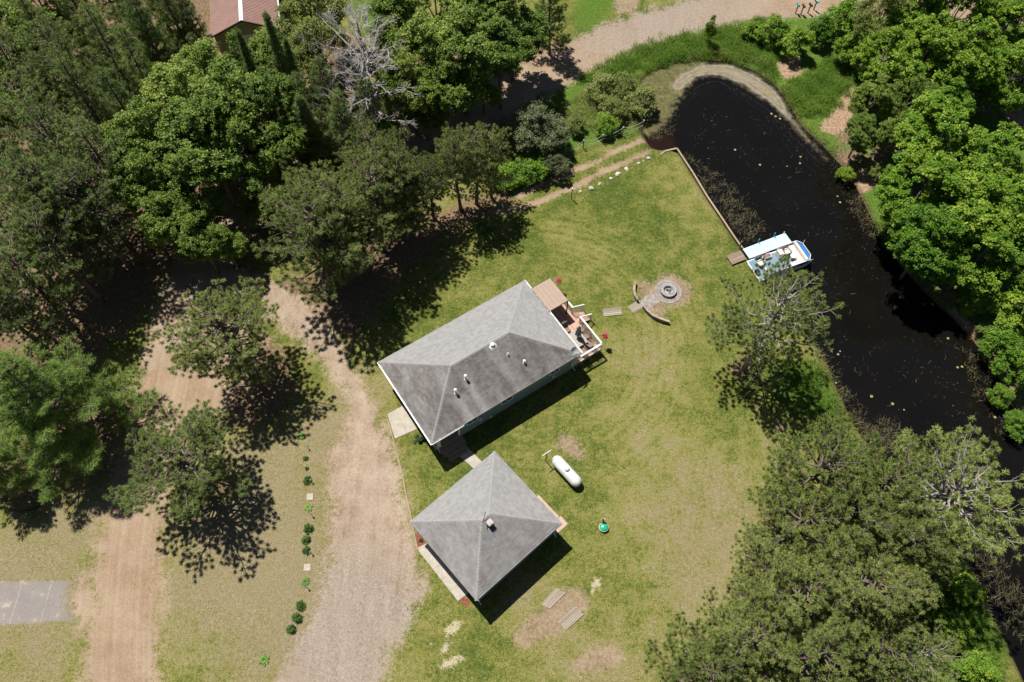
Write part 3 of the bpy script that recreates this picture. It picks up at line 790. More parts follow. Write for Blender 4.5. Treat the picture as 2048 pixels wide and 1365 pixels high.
sd_bare = zone([[(1118, 868), (1150, 875), (1172, 912), (1160, 925), (1130, 905), (1108, 885)],
                [(1022, 1265), (1090, 1210), (1120, 1170), (1175, 1180), (1180, 1215), (1150, 1245), (1105, 1272), (1065, 1295), (1030, 1290)],
                [(1340, 545), (1375, 560), (1388, 590), (1370, 612), (1335, 612), (1300, 625), (1280, 605), (1295, 575), (1315, 555)],
                [(1275, 565), (1300, 560), (1310, 590), (1285, 610)], [(1290, 610), (1330, 612), (1335, 640), (1310, 632)],
                [(1140, 1320), (1210, 1290), (1260, 1310), (1210, 1350), (1150, 1345)],
                [(1420, 1270), (1500, 1230), (1560, 1180), (1600, 1250), (1500, 1300), (1400, 1340)],
                [(1612, 855), (1640, 862), (1636, 878), (1615, 872)], [(1545, 845), (1565, 842), (1570, 862), (1550, 866)],
                [(1225, -20), (1290, -15), (1270, 25), (1230, 30)]])
sd_spots = zone([[(885, 1262), (915, 1240), (925, 1250), (900, 1275)], [(880, 1300), (890, 1275), (905, 1285), (890, 1310)],
                 [(875, 1330), (920, 1305), (935, 1315), (890, 1345)], [(850, 1285), (870, 1280), (868, 1300)], [(1175, 1180), (1195, 1150), (1205, 1160), (1185, 1195)], [(855, 1345), (880, 1352), (870, 1370)]])
sd_mulch = zone([[(829, 1064), (840, 1060), (853, 1090), (838, 1104)], [(924, 1190), (944, 1204), (934, 1216), (918, 1202)]], 0)
sd_cat = zone([[(1556, 105), (1590, 98), (1608, 130), (1600, 155), (1570, 162), (1552, 135)], [(1690, 175), (1715, 180), (1715, 225), (1700, 262), (1660, 270), (1635, 255), (1665, 225)],
               [(1700, 340), (1760, 330), (1750, 375), (1710, 400)], [(1990, 180), (2060, 190), (2070, 280), (2020, 260)], [(1640, 285), (1690, 330), (1730, 400), (1745, 435), (1725, 430), (1680, 355)],
               [(1890, 600), (1960, 660), (2010, 740), (2060, 830), (2040, 840), (1985, 740), (1925, 668)]])
rgt = zone([[(1060, 140), (1200, 80), (1400, 30), (1560, 10), (2100, -30), (2600, -60), (2600, 1200), (2060, 850), (1930, 660), (1740, 440), (1640, 290), (1560, 200), (1440, 125), (1290, 150), (1290, 250), (1240, 275), (1130, 300), (1060, 330), (1040, 250)]])
lowr = zone([[(1700, 860), (1850, 1000), (2060, 1380), (1800, 1400), (1780, 1280), (1760, 1150), (1840, 1120), (1800, 1000), (1690, 900)], [(1540, 740), (1640, 710), (1700, 850), (1660, 850), (1580, 800)]])
topl = zone([[(1130, 20), (1240, -60), (1330, -80), (1225, 10), (1180, 80)], [(700, -20), (800, -30), (790, 40), (740, 60), (700, 30)]])
sd_lush = union(rgt, lowr, topl)
dry = blob([(700, 1100, 9, .5), (480, 1100, 7, .75), (480, 950, 5, .7), (560, 1280, 6, .7), (90, 1080, 6, .8), (60, 1300, 7, .55), (1300, 700, 4, .35), (1330, 960, 6, .35), (1480, 1000, 4, .5), (1420, 1150, 6, .55), (1200, 1330, 6, .5),
            (1130, 480, 4, .12), (1400, 400, 4, .35), (960, 1330, 4, .1), (1500, 800, 3, .5), (1550, 860, 3, .35), (1050, 1190, 3, .35), (1230, 760, 5, .15), (640, 870, 3, .6), (720, 800, 3, .55), (850, 420, 5, .5),
            (1280, 450, 7, -.12), (1450, 560, 4, -.25), (1380, 500, 5, -.15), (870, 950, 4, -.35), (960, 900, 4, -.22), (1180, 950, 4, -.12), (900, 640, 4, -.05), (1560, 790, 3, -.75), (920, 1280, 3, -.25), (1120, 420, 6, -.25), (1000, 1310, 3, -.2), (1480, 640, 3, -.2)])
grav = np.clip(blob([(700, 1330, 6, .6), (780, 1260, 4, .45), (660, 1250, 4, .5), (720, 1120, 4, .35), (350, 690, 3, .5), (1400, 25, 12, .6), (1250, 60, 10, .5)]), 0, 1)
sd_turn = zone([[(135, 1152), (200, 1140), (200, 1275), (140, 1252)], [(258, 745), (330, 640), (348, 570), (420, 560), (500, 590), (545, 680), (520, 760), (450, 830), (400, 850), (300, 840)]])
dirt = union(sd_road, sd_drive, sd_t1 * 3.5, sd_t2 * 3.5, sd_turn)
gz = np.where(sd_pond > -0.9, -0.9 * np.clip((sd_pond + .75) / 1.2, 0, 1) ** 1.3, 0.0)
# soft unevenness of the turf
gz += .025 * np.sin(GP_[:, 0] * .9 + 1.3 * np.sin(GP_[:, 1] * .6)) * np.sin(GP_[:, 1] * .8) * (sd_pond < -1)
gz -= .03 * np.clip(dirt + .2, 0, .5) * 2
fields = dict(a_dirt=dirt, a_grav=grav, a_asph=sd_asph, a_lit=sd_lit, a_bare=sd_bare, a_spot=sd_spots, a_mulch=sd_mulch, a_cat=sd_cat, a_wet=sd_pond, a_lush=sd_lush, a_dry=dry, a_lat=np.where(np.abs(lat_road) < 6, lat_road, 6),
              a_drive=np.clip(sd_drive, -3, 3))

def ground_material():
    t = NT('ground', 0.95, 0.1)
    P = t.pos()
    nb, nm, nf, nv = t.noise(P, .13, 3), t.noise(P, .7, 4, .6), t.noise(P, 3.6, 4, .65), t.noise(P, 11, 5, .75)
    nvv = t.noise(P, 30, 3, .8)
    A = t.math
    def c0(n, k): return A('MULTIPLY', A('SUBTRACT', n, .5), k)
    # turf
    tg = A('ADD', A('ADD', A('ADD', A('ADD', .40, A('MULTIPLY', t.attr('a_dry'), .46)), c0(nb, 1.1)), c0(nm, 1.25)), A('ADD', c0(nf, 1.35), c0(nv, 1.8)))
    sx = t.n('ShaderNodeVectorMath', operation='DISTANCE'); t.set(sx.inputs[0], P); sx.inputs[1].default_value = tuple(G(1075, 690))
    dd = A('ADD', sx.outputs['Value'], c0(nm, .5))
    mow = A('MULTIPLY', A('SINE', A('MULTIPLY', dd, 8.2)), A('MULTIPLY', t.step(dd, 6.5, 8.0), t.step(dd, 12, 16, 1, 0)))
    tg = A('ADD', tg, A('MULTIPLY', A('MULTIPLY', mow, t.step(nb, .42, .58)), .085))
    turf = t.ramp(tg, [(0.0, (.06, .095, .016)), (.25, (.105, .132, .026)), (.47, (.185, .188, .044)), (.70, (.24, .222, .072)), (1.0, (.285, .245, .125))])
    tan = t.ramp(A('ADD', A('ADD', .5, c0(nf, 1.2)), c0(nv, 1.2)), [(.1, (.17, .135, .075)), (.5, (.26, .205, .125)), (.9, (.36, .295, .20))])
    ft = t.step(A('ADD', t.attr('a_dry'), A('ADD', c0(nm, 1.1), A('ADD', c0(nb, .9), c0(nf, .8)))), .22, .95)
    turf = t.mix(A('MULTIPLY', ft, .60), turf, tan)
    lush = t.ramp(A('ADD', A('ADD', .5, c0(nf, 1.2)), c0(nv, 1.3)), [(.1, (.045, .09, .012)), (.5, (.085, .155, .02)), (.9, (.18, .23, .055))])
    fl = t.step(A('ADD', t.attr('a_lush'), A('ADD', c0(nm, 2.2), c0(nf, 1.2))), -.8, .8)
    col = t.mix(fl, turf, lush)
    # mowing arcs, very faint
    grain = A('ADD', A('ADD', .88, c0(nv, 1.45)), c0(nvv, 1.8))
    # litter
    lit = t.ramp(A('ADD', A('ADD', .5, c0(nf, 1.2)), c0(nv, 1.2)), [(.15, (.105, .068, .040)), (.5, (.21, .135, .085)), (.85, (.36, .25, .175))])
    fm = t.step(A('ADD', t.attr('a_lit'), A('ADD', c0(nm, 3.5), c0(nf, 2.2))), -.5, .9)
    col = t.mix(A('MULTIPLY', fm, .92), col, lit)
    # dead reed patches
    cat = t.ramp(A('ADD', A('ADD', .5, c0(nf, 1.2)), c0(nv, 1.6)), [(.1, (.15, .08, .05)), (.5, (.36, .235, .15)), (.9, (.55, .43, .32))])
    col = t.mix(t.step(A('ADD', t.attr('a_cat'), A('ADD', c0(nm, 1.2), c0(nf, .9))), -.25, .35), col, cat)
    # bare soil
    soil = t.ramp(A('ADD', A('ADD', .5, c0(nf, 1.2)), c0(nm, .8)), [(.1, (.19, .125, .085)), (.5, (.31, .225, .15)), (.9, (.42, .33, .23))])
    col = t.mix(A('MULTIPLY', t.step(A('ADD', t.attr('a_bare'), A('ADD', c0(nm, .9), A('ADD', c0(nf, 1.1), c0(nv, .9)))), -.3, .4), .9), col, soil)
    col = t.mix(t.step(A('ADD', t.attr('a_spot'), A('ADD', c0(nm, 1.0), A('ADD', c0(nf, .9), c0(nv, .7)))), -.12, .25), col, (.47, .40, .27))
    # dirt road and driveway
    lat = t.n('ShaderNodeCombineXYZ'); t.set(lat.inputs[0], t.attr('a_lat'))
    streak = t.noise(lat.outputs[0], 2.6, 3, .6)
    nroad = t.noise(P, .35, 4, .6)
    td = A('ADD', A('ADD', A('ADD', .5, c0(nroad, .9)), c0(streak, .75)), A('ADD', c0(nf, .35), c0(nv, .55)))
    dirt_c = t.ramp(td, [(.1, (.195, .135, .085)), (.45, (.305, .217, .145)), (.75, (.375, .287, .205)), (1.0, (.44, .365, .28))])
    wr = t.n('ShaderNodeMapping'); t.set(wr.inputs['Vector'], P); wr.inputs['Rotation'].default_value = (0, 0, R_(-8)); wr.inputs['Scale'].default_value = (1.5, .16, 1)
    ruts = t.noise(wr.outputs[0], 1.0, 4, .6, .6)
    td2 = A('ADD', A('ADD', A('ADD', A('ADD', .5, c0(nm, .9)), c0(nb, .7)), c0(ruts, .6)), A('ADD', c0(nf, .6), c0(nv, .8)))
    drive_c = t.ramp(td2, [(.1, (.20, .145, .10)), (.5, (.325, .245, .178)), (.9, (.43, .35, .27))])
    gravel_c = t.ramp(A('ADD', .5, A('ADD', A('ADD', c0(nv, 1.1), c0(ruts, .4)), c0(nf, .5))), [(.1, (.13, .11, .096)), (.5, (.285, .235, .192)), (.9, (.43, .365, .30))])
    dc = t.mix(t.step(t.attr('a_drive'), -.3, .6), dirt_c, drive_c)
    dc = t.mix(A('MULTIPLY', t.step(A('ADD', t.attr('a_grav'), A('ADD', A('ADD', c0(nm, 1.2), c0(ruts, .9)), c0(nf, .6))), .15, .85), .8), dc, gravel_c)
    edge = A('ADD', t.attr('a_dirt'), A('ADD', A('ADD', c0(nm, 3.0), c0(nf, 2.2)), c0(nv, 1.4)))
    fd = t.step(edge, -.55, .95)
    col = t.mix(fd, col, dc)
    # paved drive
    asp = t.ramp(A('ADD', A('ADD', .5, c0(nm, .7)), c0(nv, .7)), [(.1, (.19, .17, .16)), (.5, (.25, .222, .206)), (.9, (.33, .295, .265))])
    px_ = t.n('ShaderNodeSeparateXYZ'); t.set(px_.inputs[0], P)
    fr = A('FRACT', A('ADD', A('MULTIPLY', px_.outputs[0], .46), c0(nm, .10)))
    cr = t.step(A('ABSOLUTE', A('SUBTRACT', fr, .5)), .012, .03, 1, 0)
    cr = A('MULTIPLY', cr, t.step(nf, .35, .55))
    asp = t.mix(A('MULTIPLY', cr, .35), asp, (.50, .44, .35))
    sandy = t.step(A('ADD', nm, c0(nf, .4)), .60, .68)
    asp = t.mix(A('MULTIPLY', sandy, .6), asp, (.50, .42, .32))
    fa = A('MULTIPLY', t.step(A('ADD', t.attr('a_asph'), A('ADD', c0(nm, .3), c0(nf, .35))), -.08, .12), t.step(A('ADD', t.attr('a_dirt'), A('ADD', c0(nm, .9), c0(nf, .6))), -.8, .5, 1, 0))
    col = t.mix(fa, col, asp)
    col = t.mix(t.step(A('ADD', t.attr('a_mulch'), c0(nf, .3)), -.05, .08), col, t.ramp(nv, [(.3, (.16, .045, .03)), (.7, (.36, .13, .09))]))
    # wet margin of the pond
    mud = t.ramp(nf, [(.3, (.035, .025, .015)), (.7, (.12, .085, .045))])
    col = t.mix(t.step(A('ADD', t.attr('a_wet'), c0(nf, .5)), -.65, .0), col, mud)
    hard = A('MAXIMUM', fd, fa)
    g2 = A('ADD', A('MULTIPLY', grain, A('SUBTRACT', 1.0, A('MULTIPLY', hard, .55))), A('MULTIPLY', hard, .55))
    col = t.mul(col, g2)
    bs = A('ADD', A('MULTIPLY', nv, .7), A('MULTIPLY', nvv, .5))
    nd = t.n('ShaderNodeBump'); t.set(nd.inputs['Strength'], t.lin(hard, 0, 1, .75, .3)); nd.inputs['Distance'].default_value = .07
    t.set(nd.inputs['Height'], bs); t.t.links.new(nd.outputs[0], t.b.inputs['Normal'])
    return t.color(col)
M['ground'] = ground_material()

ii, jj = np.meshgrid(np.arange(nx - 1), np.arange(ny - 1))
q0 = (jj * nx + ii).ravel()
quads = np.stack([q0, q0 + 1, q0 + nx + 1, q0 + nx], 1)
def fmean(f): return f[quads].mean(1)
cls = np.zeros(len(quads), int)
cls[fmean(union(sd_t1, sd_t2)) > -.05] = 4
cls[fmean(sd_drive) > 0] = 2
cls[fmean(sd_road) > 0] = 1
cls[(fmean(sd_asph) > 0) & (cls == 0)] = 3
cls[fmean(sd_pond) > .15] = 5
def grid_obj(name, sel, verts_z, mat, flds, kind='structure'):
    q = quads[sel]
    u, inv = np.unique(q, return_inverse=True)
    me = bpy.data.meshes.new(name)
    v = np.column_stack([GP_[u], verts_z[u]]).astype(np.float32)
    me.vertices.add(len(v)); me.vertices.foreach_set('co', v.ravel())
    me.loops.add(len(q) * 4); me.loops.foreach_set('vertex_index', inv.reshape(-1).astype(np.int32))
    me.polygons.add(len(q)); me.polygons.foreach_set('loop_start', (np.arange(len(q)) * 4).astype(np.int32))
    me.polygons.foreach_set('use_smooth', np.ones(len(q), bool))
    for k, f in flds.items():
        at = me.attributes.new(k, 'FLOAT', 'POINT'); at.data.foreach_set('value', f[u].astype(np.float32))
    me.materials.append(mat); me.update(calc_edges=True)
    o = inst(name, me); o['kind'] = kind
    return o
for c, nme in enumerate(('lawn', 'dirt_road', 'driveway', 'paved_drive', 'boat_track', 'pond_bed')):
    grid_obj(nme, cls == c, gz, M['ground'], fields)
# far ground round the fine grid
g = Geo()
B = 500.0
g.add([(-B, -B, 0), (X0, Y0, 0), (X1, Y0, 0), (B, -B, 0), (B, B, 0), (X1, Y1, 0), (X0, Y1, 0), (-B, B, 0)],
      quad=[(0, 3, 2, 1), (3, 4, 5, 2), (4, 7, 6, 5), (7, 0, 1, 6)])
t = NT('far_ground', .95, .1); P = t.pos()
far = t.color(t.ramp(t.noise(P, .05, 6, .7), [(.35, (.04, .075, .02)), (.5, (.08, .12, .03)), (.65, (.19, .17, .06))]))
g.build('far_ground', far)['kind'] = 'structure'

# ------------------------------------------------------------------ pond water
def water_material():
    t = NT('pond_water', .08, .5)
    P = t.pos(); A = t.math
    nf, nm, nv = t.noise(P, 2.2, 4, .6), t.noise(P, .5, 4, .6), t.noise(P, 9, 4, .7)
    def c0(n, k): return A('MULTIPLY', A('SUBTRACT', n, .5), k)
    base = t.mix(t.noise(P, .25, 2), (.0038, .0036, .0035), (.0072, .0062, .0048))
    base = t.mix(t.step(t.attr('a_shal'), 0.1, .9), base, (.016, .008, .005))
    # floating algae and pale scum blown into the head of the pond
    alg = t.ramp(A('ADD', .5, A('ADD', c0(nf, .9), c0(nv, 1.2))), [(.1, (.03, .03, .009)), (.5, (.10, .095, .03)), (.9, (.22, .19, .075))])
    fa = t.step(A('ADD', t.attr('a_alg'), A('ADD', c0(nm, 1.6), A('ADD', c0(nf, 1.4), c0(nv, .8)))), -.5, .5)
    strw = t.n('ShaderNodeCombineXYZ'); t.set(strw.inputs[0], A('ADD', t.attr('a_scum'), c0(nm, .9)))
    band = t.noise(strw.outputs[0], 3.2, 4, .6)
    scm = t.ramp(A('ADD', A('ADD', band, c0(nf, .3)), c0(nv, .25)), [(.25, (.12, .09, .035)), (.45, (.20, .165, .09)), (.6, (.235, .21, .175)), (.8, (.33, .315, .29))])
    fs = t.step(A('ADD', t.attr('a_scum'), A('ADD', c0(nm, 1.1), A('ADD', c0(nf, .9), c0(band, 1.3)))), -.25, .85)
    thin = A('MULTIPLY', t.step(A('ADD', t.attr('a_scum'), 0), -3.2, -.2), A('MULTIPLY', t.step(A('ADD', band, c0(nf, .45)), .5, .8), .10))
    spk = A('MULTIPLY', t.step(t.noise(P, 6.5, 1.5), .715, .74), .45)
    col = t.mix(thin, base, (.30, .28, .25))
    col = t.mix(A('MULTIPLY', spk, t.step(nm, .45, .6)), col, (.25, .24, .17))
    col = t.mix(A('MULTIPLY', fa, .93), col, alg)
    col = t.mix(fs, col, scm)
    t.set(t.b.inputs['Roughness'], t.lin(A('MAXIMUM', fs, fa), 0, 1, .07, .8))
    t.b.inputs['IOR'].default_value = 1.33
    t.bump(t.noise(P, 1.6, 3), .06, .05)
    return t.color(col)
SCUM = smooth_poly(G2([(1330, 175), (1372, 134), (1432, 122), (1492, 137), (1545, 165), (1572, 203), (1602, 258), (1640, 300), (1660, 325), (1630, 300), (1598, 268), (1575, 243), (1540, 210), (1500, 180), (1452, 158), (1420, 152), (1385, 166), (1360, 190)], WATER_Z), 2)
ALG = smooth_poly(G2([(1268, 175), (1290, 145), (1370, 125), (1420, 122), (1395, 150), (1365, 185), (1352, 210), (1335, 238), (1310, 262), (1285, 275), (1265, 230)], WATER_Z), 2)
wsel = fmean(sd_pond) > -.45
grid_obj('pond_water', wsel, np.full(len(GP_), WATER_Z), water_material(),
         dict(a_scum=sd_poly(GP_, SCUM), a_alg=sd_poly(GP_, ALG), a_shal=blob([(1312, 288, 1.6, 1.0), (1328, 280, 1.2, .6)])))

# ------------------------------------------------------------------ grass and weeds nobody could count
def scatter(poly_list, per_m2, rng, keep=None):
    out = []
    for p in poly_list:
        p = np.asarray(p); lo, hi = p.min(0), p.max(0)
        n = int((hi - lo).prod() * per_m2)
        q = rng.uniform(lo, hi, (n, 2))
        sdq = sd_poly(q, p)
        q = q[sdq + rng.normal(size=len(q)) * .35 + .45 * np.sin(q[:, 0] * 2.3) * np.sin(q[:, 1] * 2.7) > .1]
        out.append(q)
    q = np.concatenate(out)
    if keep is not None: q = q[keep(q)]
    return q
def ground_z(q):
    s = sd_poly(q, POND)
    return np.where(s > -.9, -.9 * np.clip((s + .75) / 1.2, 0, 1) ** 1.3, 0.0)
def blades(name, q, h, w, mat, rng, lean=.5, parent=None):
    n = len(q)
    g = Geo()
    th = rng.uniform(0, 6.28, n); L = h * rng.uniform(.5, 1.2, n) * (1 + .3 * np.sin(q[:, 0] * 1.7) * np.sin(q[:, 1] * 1.9))
    d = np.stack([np.cos(th), np.sin(th), np.zeros(n)], 1); s = np.stack([-d[:, 1], d[:, 0], np.zeros(n)], 1)
    b = np.column_stack([q, ground_z(q) - .02])
    ln = lean * rng.uniform(.2, 1.3, n)
    m = b + d * (L * ln * .3)[:, None] + np.array((0, 0, 1.)) * (L * .65)[:, None]
    e = b + d * (L * ln)[:, None] + np.array((0, 0, 1.)) * (L * (1 - .25 * ln))[:, None]
    ww = (w * rng.uniform(.6, 1.3, n))[:, None]
    v = np.stack([b - s * ww, b + s * ww, m + s * ww * .8, m - s * ww * .8, e], 1).reshape(-1, 3)
    k = np.arange(n) * 5
    a = np.repeat(np.clip(rng.uniform(0, 1, n) * .6 + .4 * (.5 + .5 * np.sin(q[:, 0] * 1.1 + 2) * np.sin(q[:, 1] * 1.3 + np.sin(q[:, 0] * .7))), 0, 1), 5)
    g.add(v, quad=np.stack([k, k + 1, k + 2, k + 3], 1), a=a)
    g.T.append(np.stack([k + 3, k + 2, k + 4], 1))
    return g.build(name, mat)
rng = np.random.default_rng(5)
pw = lambda p: smooth_poly(G2(p), 1)
clumpy = lambda q: (np.sin(q[:, 0] * 1.9 + np.sin(q[:, 1] * 1.3) * 2) * np.sin(q[:, 1] * 2.1 + np.cos(q[:, 0]) * 1.5) + rng.normal(size=len(q)) * .5) > -.35
lush_beds = [pw(p) for p in ([(1130, 172), (1240, 105), (1340, 75), (1450, 55), (1560, 30), (1570, 100), (1545, 140), (1490, 128), (1440, 115), (1370, 120), (1290, 140), (1220, 165)],
                             [(1560, 165), (1610, 160), (1640, 130), (1690, 100), (1720, 140), (1690, 185), (1670, 220), (1630, 240), (1600, 232), (1570, 195)],
                             [(1500, 120), (1550, 112), (1560, 165), (1535, 155)], [(1690, 165), (1705, 170), (1700, 195), (1682, 192)],
                             [(1720, 440), (1760, 440), (1800, 520), (1760, 480)])]
o = blades('bank_grass', scatter(lush_beds, 260, rng), .55, .016, M['grass'], rng)
tag(o, 'tall lush green grass on the banks at the head of the pond', 'grass', kind='stuff')
low_beds = [pw(p) for p in ([(1730, 900), (1790, 950), (1860, 1030), (1940, 1150), (2030, 1340), (1960, 1380), (1880, 1300), (1800, 1190), (1850, 1130), (1800, 1040)],
                            [(1560, 760), (1630, 700), (1690, 830), (1720, 880), (1690, 890), (1620, 820)])]
o = blades('waterside_grass', scatter(low_beds, 120, rng), .5, .016, M['grass'], rng)
tag(o, 'lush green grass along the near waterside under the pines', 'grass', kind='stuff')
sedge_beds = [pw(p) for p in ([(1150, 190), (1230, 160), (1290, 150), (1310, 230), (1300, 262), (1240, 255), (1180, 266), (1120, 280), (1100, 250)],
                              [(1552, 170), (1580, 200), (1610, 260), (1660, 300), (1700, 360), (1735, 440), (1760, 470), (1740, 420), (1720, 370), (1680, 310), (1640, 270), (1600, 240)],
                              [(1780, 500), (1850, 575), (1930, 650), (1990, 735), (2050, 840), (2070, 830), (2010, 730), (1940, 635), (1860, 565), (1800, 500)],
                              [(1632, 690), (1660, 740), (1690, 820), (1718, 872), (1775, 930), (1850, 1008), (1940, 1140), (2000, 1260), (1985, 1275), (1925, 1155), (1838, 1022), (1762, 942), (1705, 885), (1672, 825), (1645, 755), (1618, 705)],
                              [(1360, 118), (1440, 112), (1500, 125), (1545, 150), (1540, 140), (1500, 115), (1440, 100), (1370, 108)])]
o = blades('sedge', scatter(sedge_beds, 110, rng, clumpy), .6, .014, M['sedge'], rng, .7)
tag(o, 'yellowish sedge and dead stems along the pond margin', 'grass', kind='stuff')
# lawn relief: sparse short tufts
lawn = [np.array([(X0 + 6, 4), (X1 - 6, 4), (X1 - 6, 76), (X0 + 6, 76)])]
def lawn_keep(q):
    i = np.clip(((q[:, 0] - X0) / ST).round().astype(int), 0, nx - 1); j = np.clip(((q[:, 1] - Y0) / ST).round().astype(int), 0, ny - 1)
    k = j * nx + i
    return (dirt[k] < -.25) & (sd_asph[k] < -.15) & (sd_pond[k] < -.8) & (sd_bare[k] < -.1) & (sd_lit[k] < .3) & (sd_spots[k] < 0) & (sd_mulch[k] < 0)
t = leaf_mat('lawn_blades', (.09, .14, .022), (.19, .20, .05), (.40, .34, .16), .2)
o = blades('lawn_grass', scatter(lawn, 22, rng, lawn_keep), .075, .016, t, rng, 1.1)
tag(o, 'short dry and green grass blades of the mown lawn', 'grass', kind='stuff')

def pond_weed(polys, per, rng):
    q = scatter(polys, per, rng, lambda q: (sd_poly(q, POND) > .05) & clumpy(q))
    g = Geo(); n = len(q)
    th = rng.normal(.9, .7, n); L = rng.uniform(.15, .6, n)
    d = np.stack([np.cos(th), np.sin(th)], 1); s = np.stack([-d[:, 1], d[:, 0]], 1)
    cv = rng.normal(size=n) * .12
    w = rng.uniform(.004, .012, n)[:, None]
    z = WATER_Z + .006 + rng.uniform(0, .02, n)
    a_, b_, c_ = q, q + d * (L / 2)[:, None] + s * cv[:, None], q + d * L[:, None]
    P3 = lambda x, dz=0: np.column_stack([x, z + dz])
    up = rng.uniform(0, .12, n) * (rng.random(n) < .4)
    v = np.stack([P3(a_ - s * w), P3(a_ + s * w), P3(b_ + s * w, up), P3(b_ - s * w, up), P3(c_ + s * w * .3), P3(c_ - s * w * .3)], 1).reshape(-1, 3)
    k = np.arange(n) * 6
    g.add(v, quad=np.concatenate([np.stack([k, k + 1, k + 2, k + 3], 1), np.stack([k + 3, k + 2, k + 4, k + 5], 1)]), a=np.repeat(rng.uniform(0, 1, n), 6))
    return g.build('pond_weed', M['weed'])
wp = lambda p: smooth_poly(G2(p, WATER_Z), 1)
o = pond_weed([wp(p) for p in ([(1360, 300), (1400, 330), (1450, 360), (1500, 420), (1540, 470), (1495, 497), (1440, 425), (1400, 365)],
                               [(1640, 690), (1680, 760), (1720, 830), (1790, 870), (1740, 900), (1690, 850), (1660, 760)],
                               [(1700, 860), (1770, 830), (1850, 900), (1800, 930)], [(1880, 1020), (1990, 1080), (2060, 1180), (2080, 1300), (2000, 1260), (1940, 1140)],
                               [(1690, 340), (1720, 400), (1760, 480), (1740, 480), (1700, 420), (1670, 350)], [(1910, 690), (1950, 720), (2010, 830), (2048, 880), (2010, 880), (1960, 800)],
                               [(1290, 250), (1350, 220), (1340, 270), (1310, 290)])], 55, rng)
tag(o, 'thin tan and olive pond weed lying on the dark water near the banks', 'pond weed', kind='stuff')
o = pond_weed([wp([(1400, 200), (1560, 230), (1700, 420), (1900, 680), (2040, 900), (2050, 1100), (1900, 1000), (1700, 760), (1600, 560), (1450, 350), (1380, 260)])], .7, rng)
o.name = 'floating_bits'
tag(o, 'scattered straw bits floating in the middle of the pond', 'debris', kind='stuff')
# lily pads
g = Geo()
th = np.linspace(.25, 6.03, 13)
g.add(np.vstack([[(0, 0, 0)], np.stack([np.cos(th) * .13, np.sin(th) * .12, np.zeros(13)], 1)]), tri=[(0, i, i + 1) for i in range(1, 13)], a=.5)
pad_me = g.mesh('lily_pad', plain('lily_pad', (.24, .26, .11), .5, .2))
for px, py in ((1551, 233), (1560, 238), (1574, 333), (1600, 327), (1601, 314), (1675, 393), (1543, 228), (1680, 703), (1676, 709), (1743, 793), (1785, 808), (1808, 820), (1672, 766), (1896, 677), (1915, 735), (1924, 734), (1990, 835), (1680, 405), (1470, 300), (1520, 330)):
    p = G(px, py, WATER_Z)
    o = inst('lily_pad', pad_me, None, (p[0], p[1], WATER_Z + .008), rng.uniform(0, 6.28), (rng.uniform(.5, 1.0),) * 3)
    tag(o, 'small pale green lily pad floating on the dark pond', 'lily pad', 'lily pads on the pond')

# ------------------------------------------------------------------ building materials
M['white'] = plain('white_paint', (.78, .77, .75), .45, .06, 3, .4)
M['trim'] = plain('white_trim', (.70, .70, .69), .5, .08, 3, .4)
M['siding'] = plain('grey_blue_siding', (.19, .26, .30), .6, .08, 2, .3)
M['siding_t'] = plain('taupe_siding', (.36, .33, .26), .6, .08, 2, .3)
M['concrete'] = plain('concrete', (.40, .36, .30), .9, .14, 2.2, .15)
M['concrete_p'] = plain('pinkish_concrete', (.46, .33, .27), .9, .12, 2.2, .15)
M['glass'] = plain('dark_glass', (.02, .025, .03), .08, .1, 2, .5)
M['black'] = plain('black_metal', (.018, .018, .02), .5, .2, 4, .4)
M['galv'] = plain('galvanised_metal', (.62, .62, .62), .4, .12, 6, .5)
M['decking'] = plain('red_brown_decking', (.50, .31, .235), .75, .15, 3, .2, rnd=.12, grain=(1, 8, 1))
M['timber'] = plain('weathered_timber', (.32, .27, .21), .85, .18, 3, .15, rnd=.16, grain=(1, 9, 1))
M['timber_d'] = plain('brown_timber', (.26, .19, .15), .85, .2, 3, .15, rnd=.12, grain=(1, 9, 1))
M['timber_t'] = plain('tan_plank', (.36, .28, .20), .8, .15, 3, .15, rnd=.1, grain=(1, 9, 1))
M['stone'] = plain('pale_fieldstone', (.50, .46, .40), .9, .25, 4, .15, rnd=.12)
M['paver'] = plain('grey_paver', (.29, .255, .235), .9, .15, 5, .15, rnd=.16)
M['block'] = plain('grey_wall_block', (.29, .275, .275), .9, .15, 5, .15, rnd=.1)
M['canopy'] = plain('tan_canopy_cloth', (.36, .275, .215), .8, .06, 3, .15)
M['steel'] = plain('dark_brown_steel', (.05, .035, .03), .5, .2, 4, .4)
M['green'] = plain('sea_green_plastic', (.02, .36, .20), .3, .1, 3, .5)
M['teal'] = plain('teal_paint', (.02, .30, .36), .4, .1, 3, .4)
M['blue'] = plain('blue_vinyl', (.03, .16, .46), .4, .12, 5, .4)
M['navy'] = plain('navy_graphic', (.02, .035, .10), .35, .1, 3, .4)
M['vinyl'] = plain('cream_vinyl', (.70, .64, .55), .5, .08, 4, .4)
M['floor'] = plain('grey_blue_boat_carpet', (.17, .25, .30), .9, .12, 6, .1)
M['dockp'] = plain('pale_blue_dock_panel', (.45, .60, .66), .6, .07, 4, .3)
M['gravelp'] = plain('pinkish_path_gravel', (.47, .39, .34), .95, .25, 14, .1)

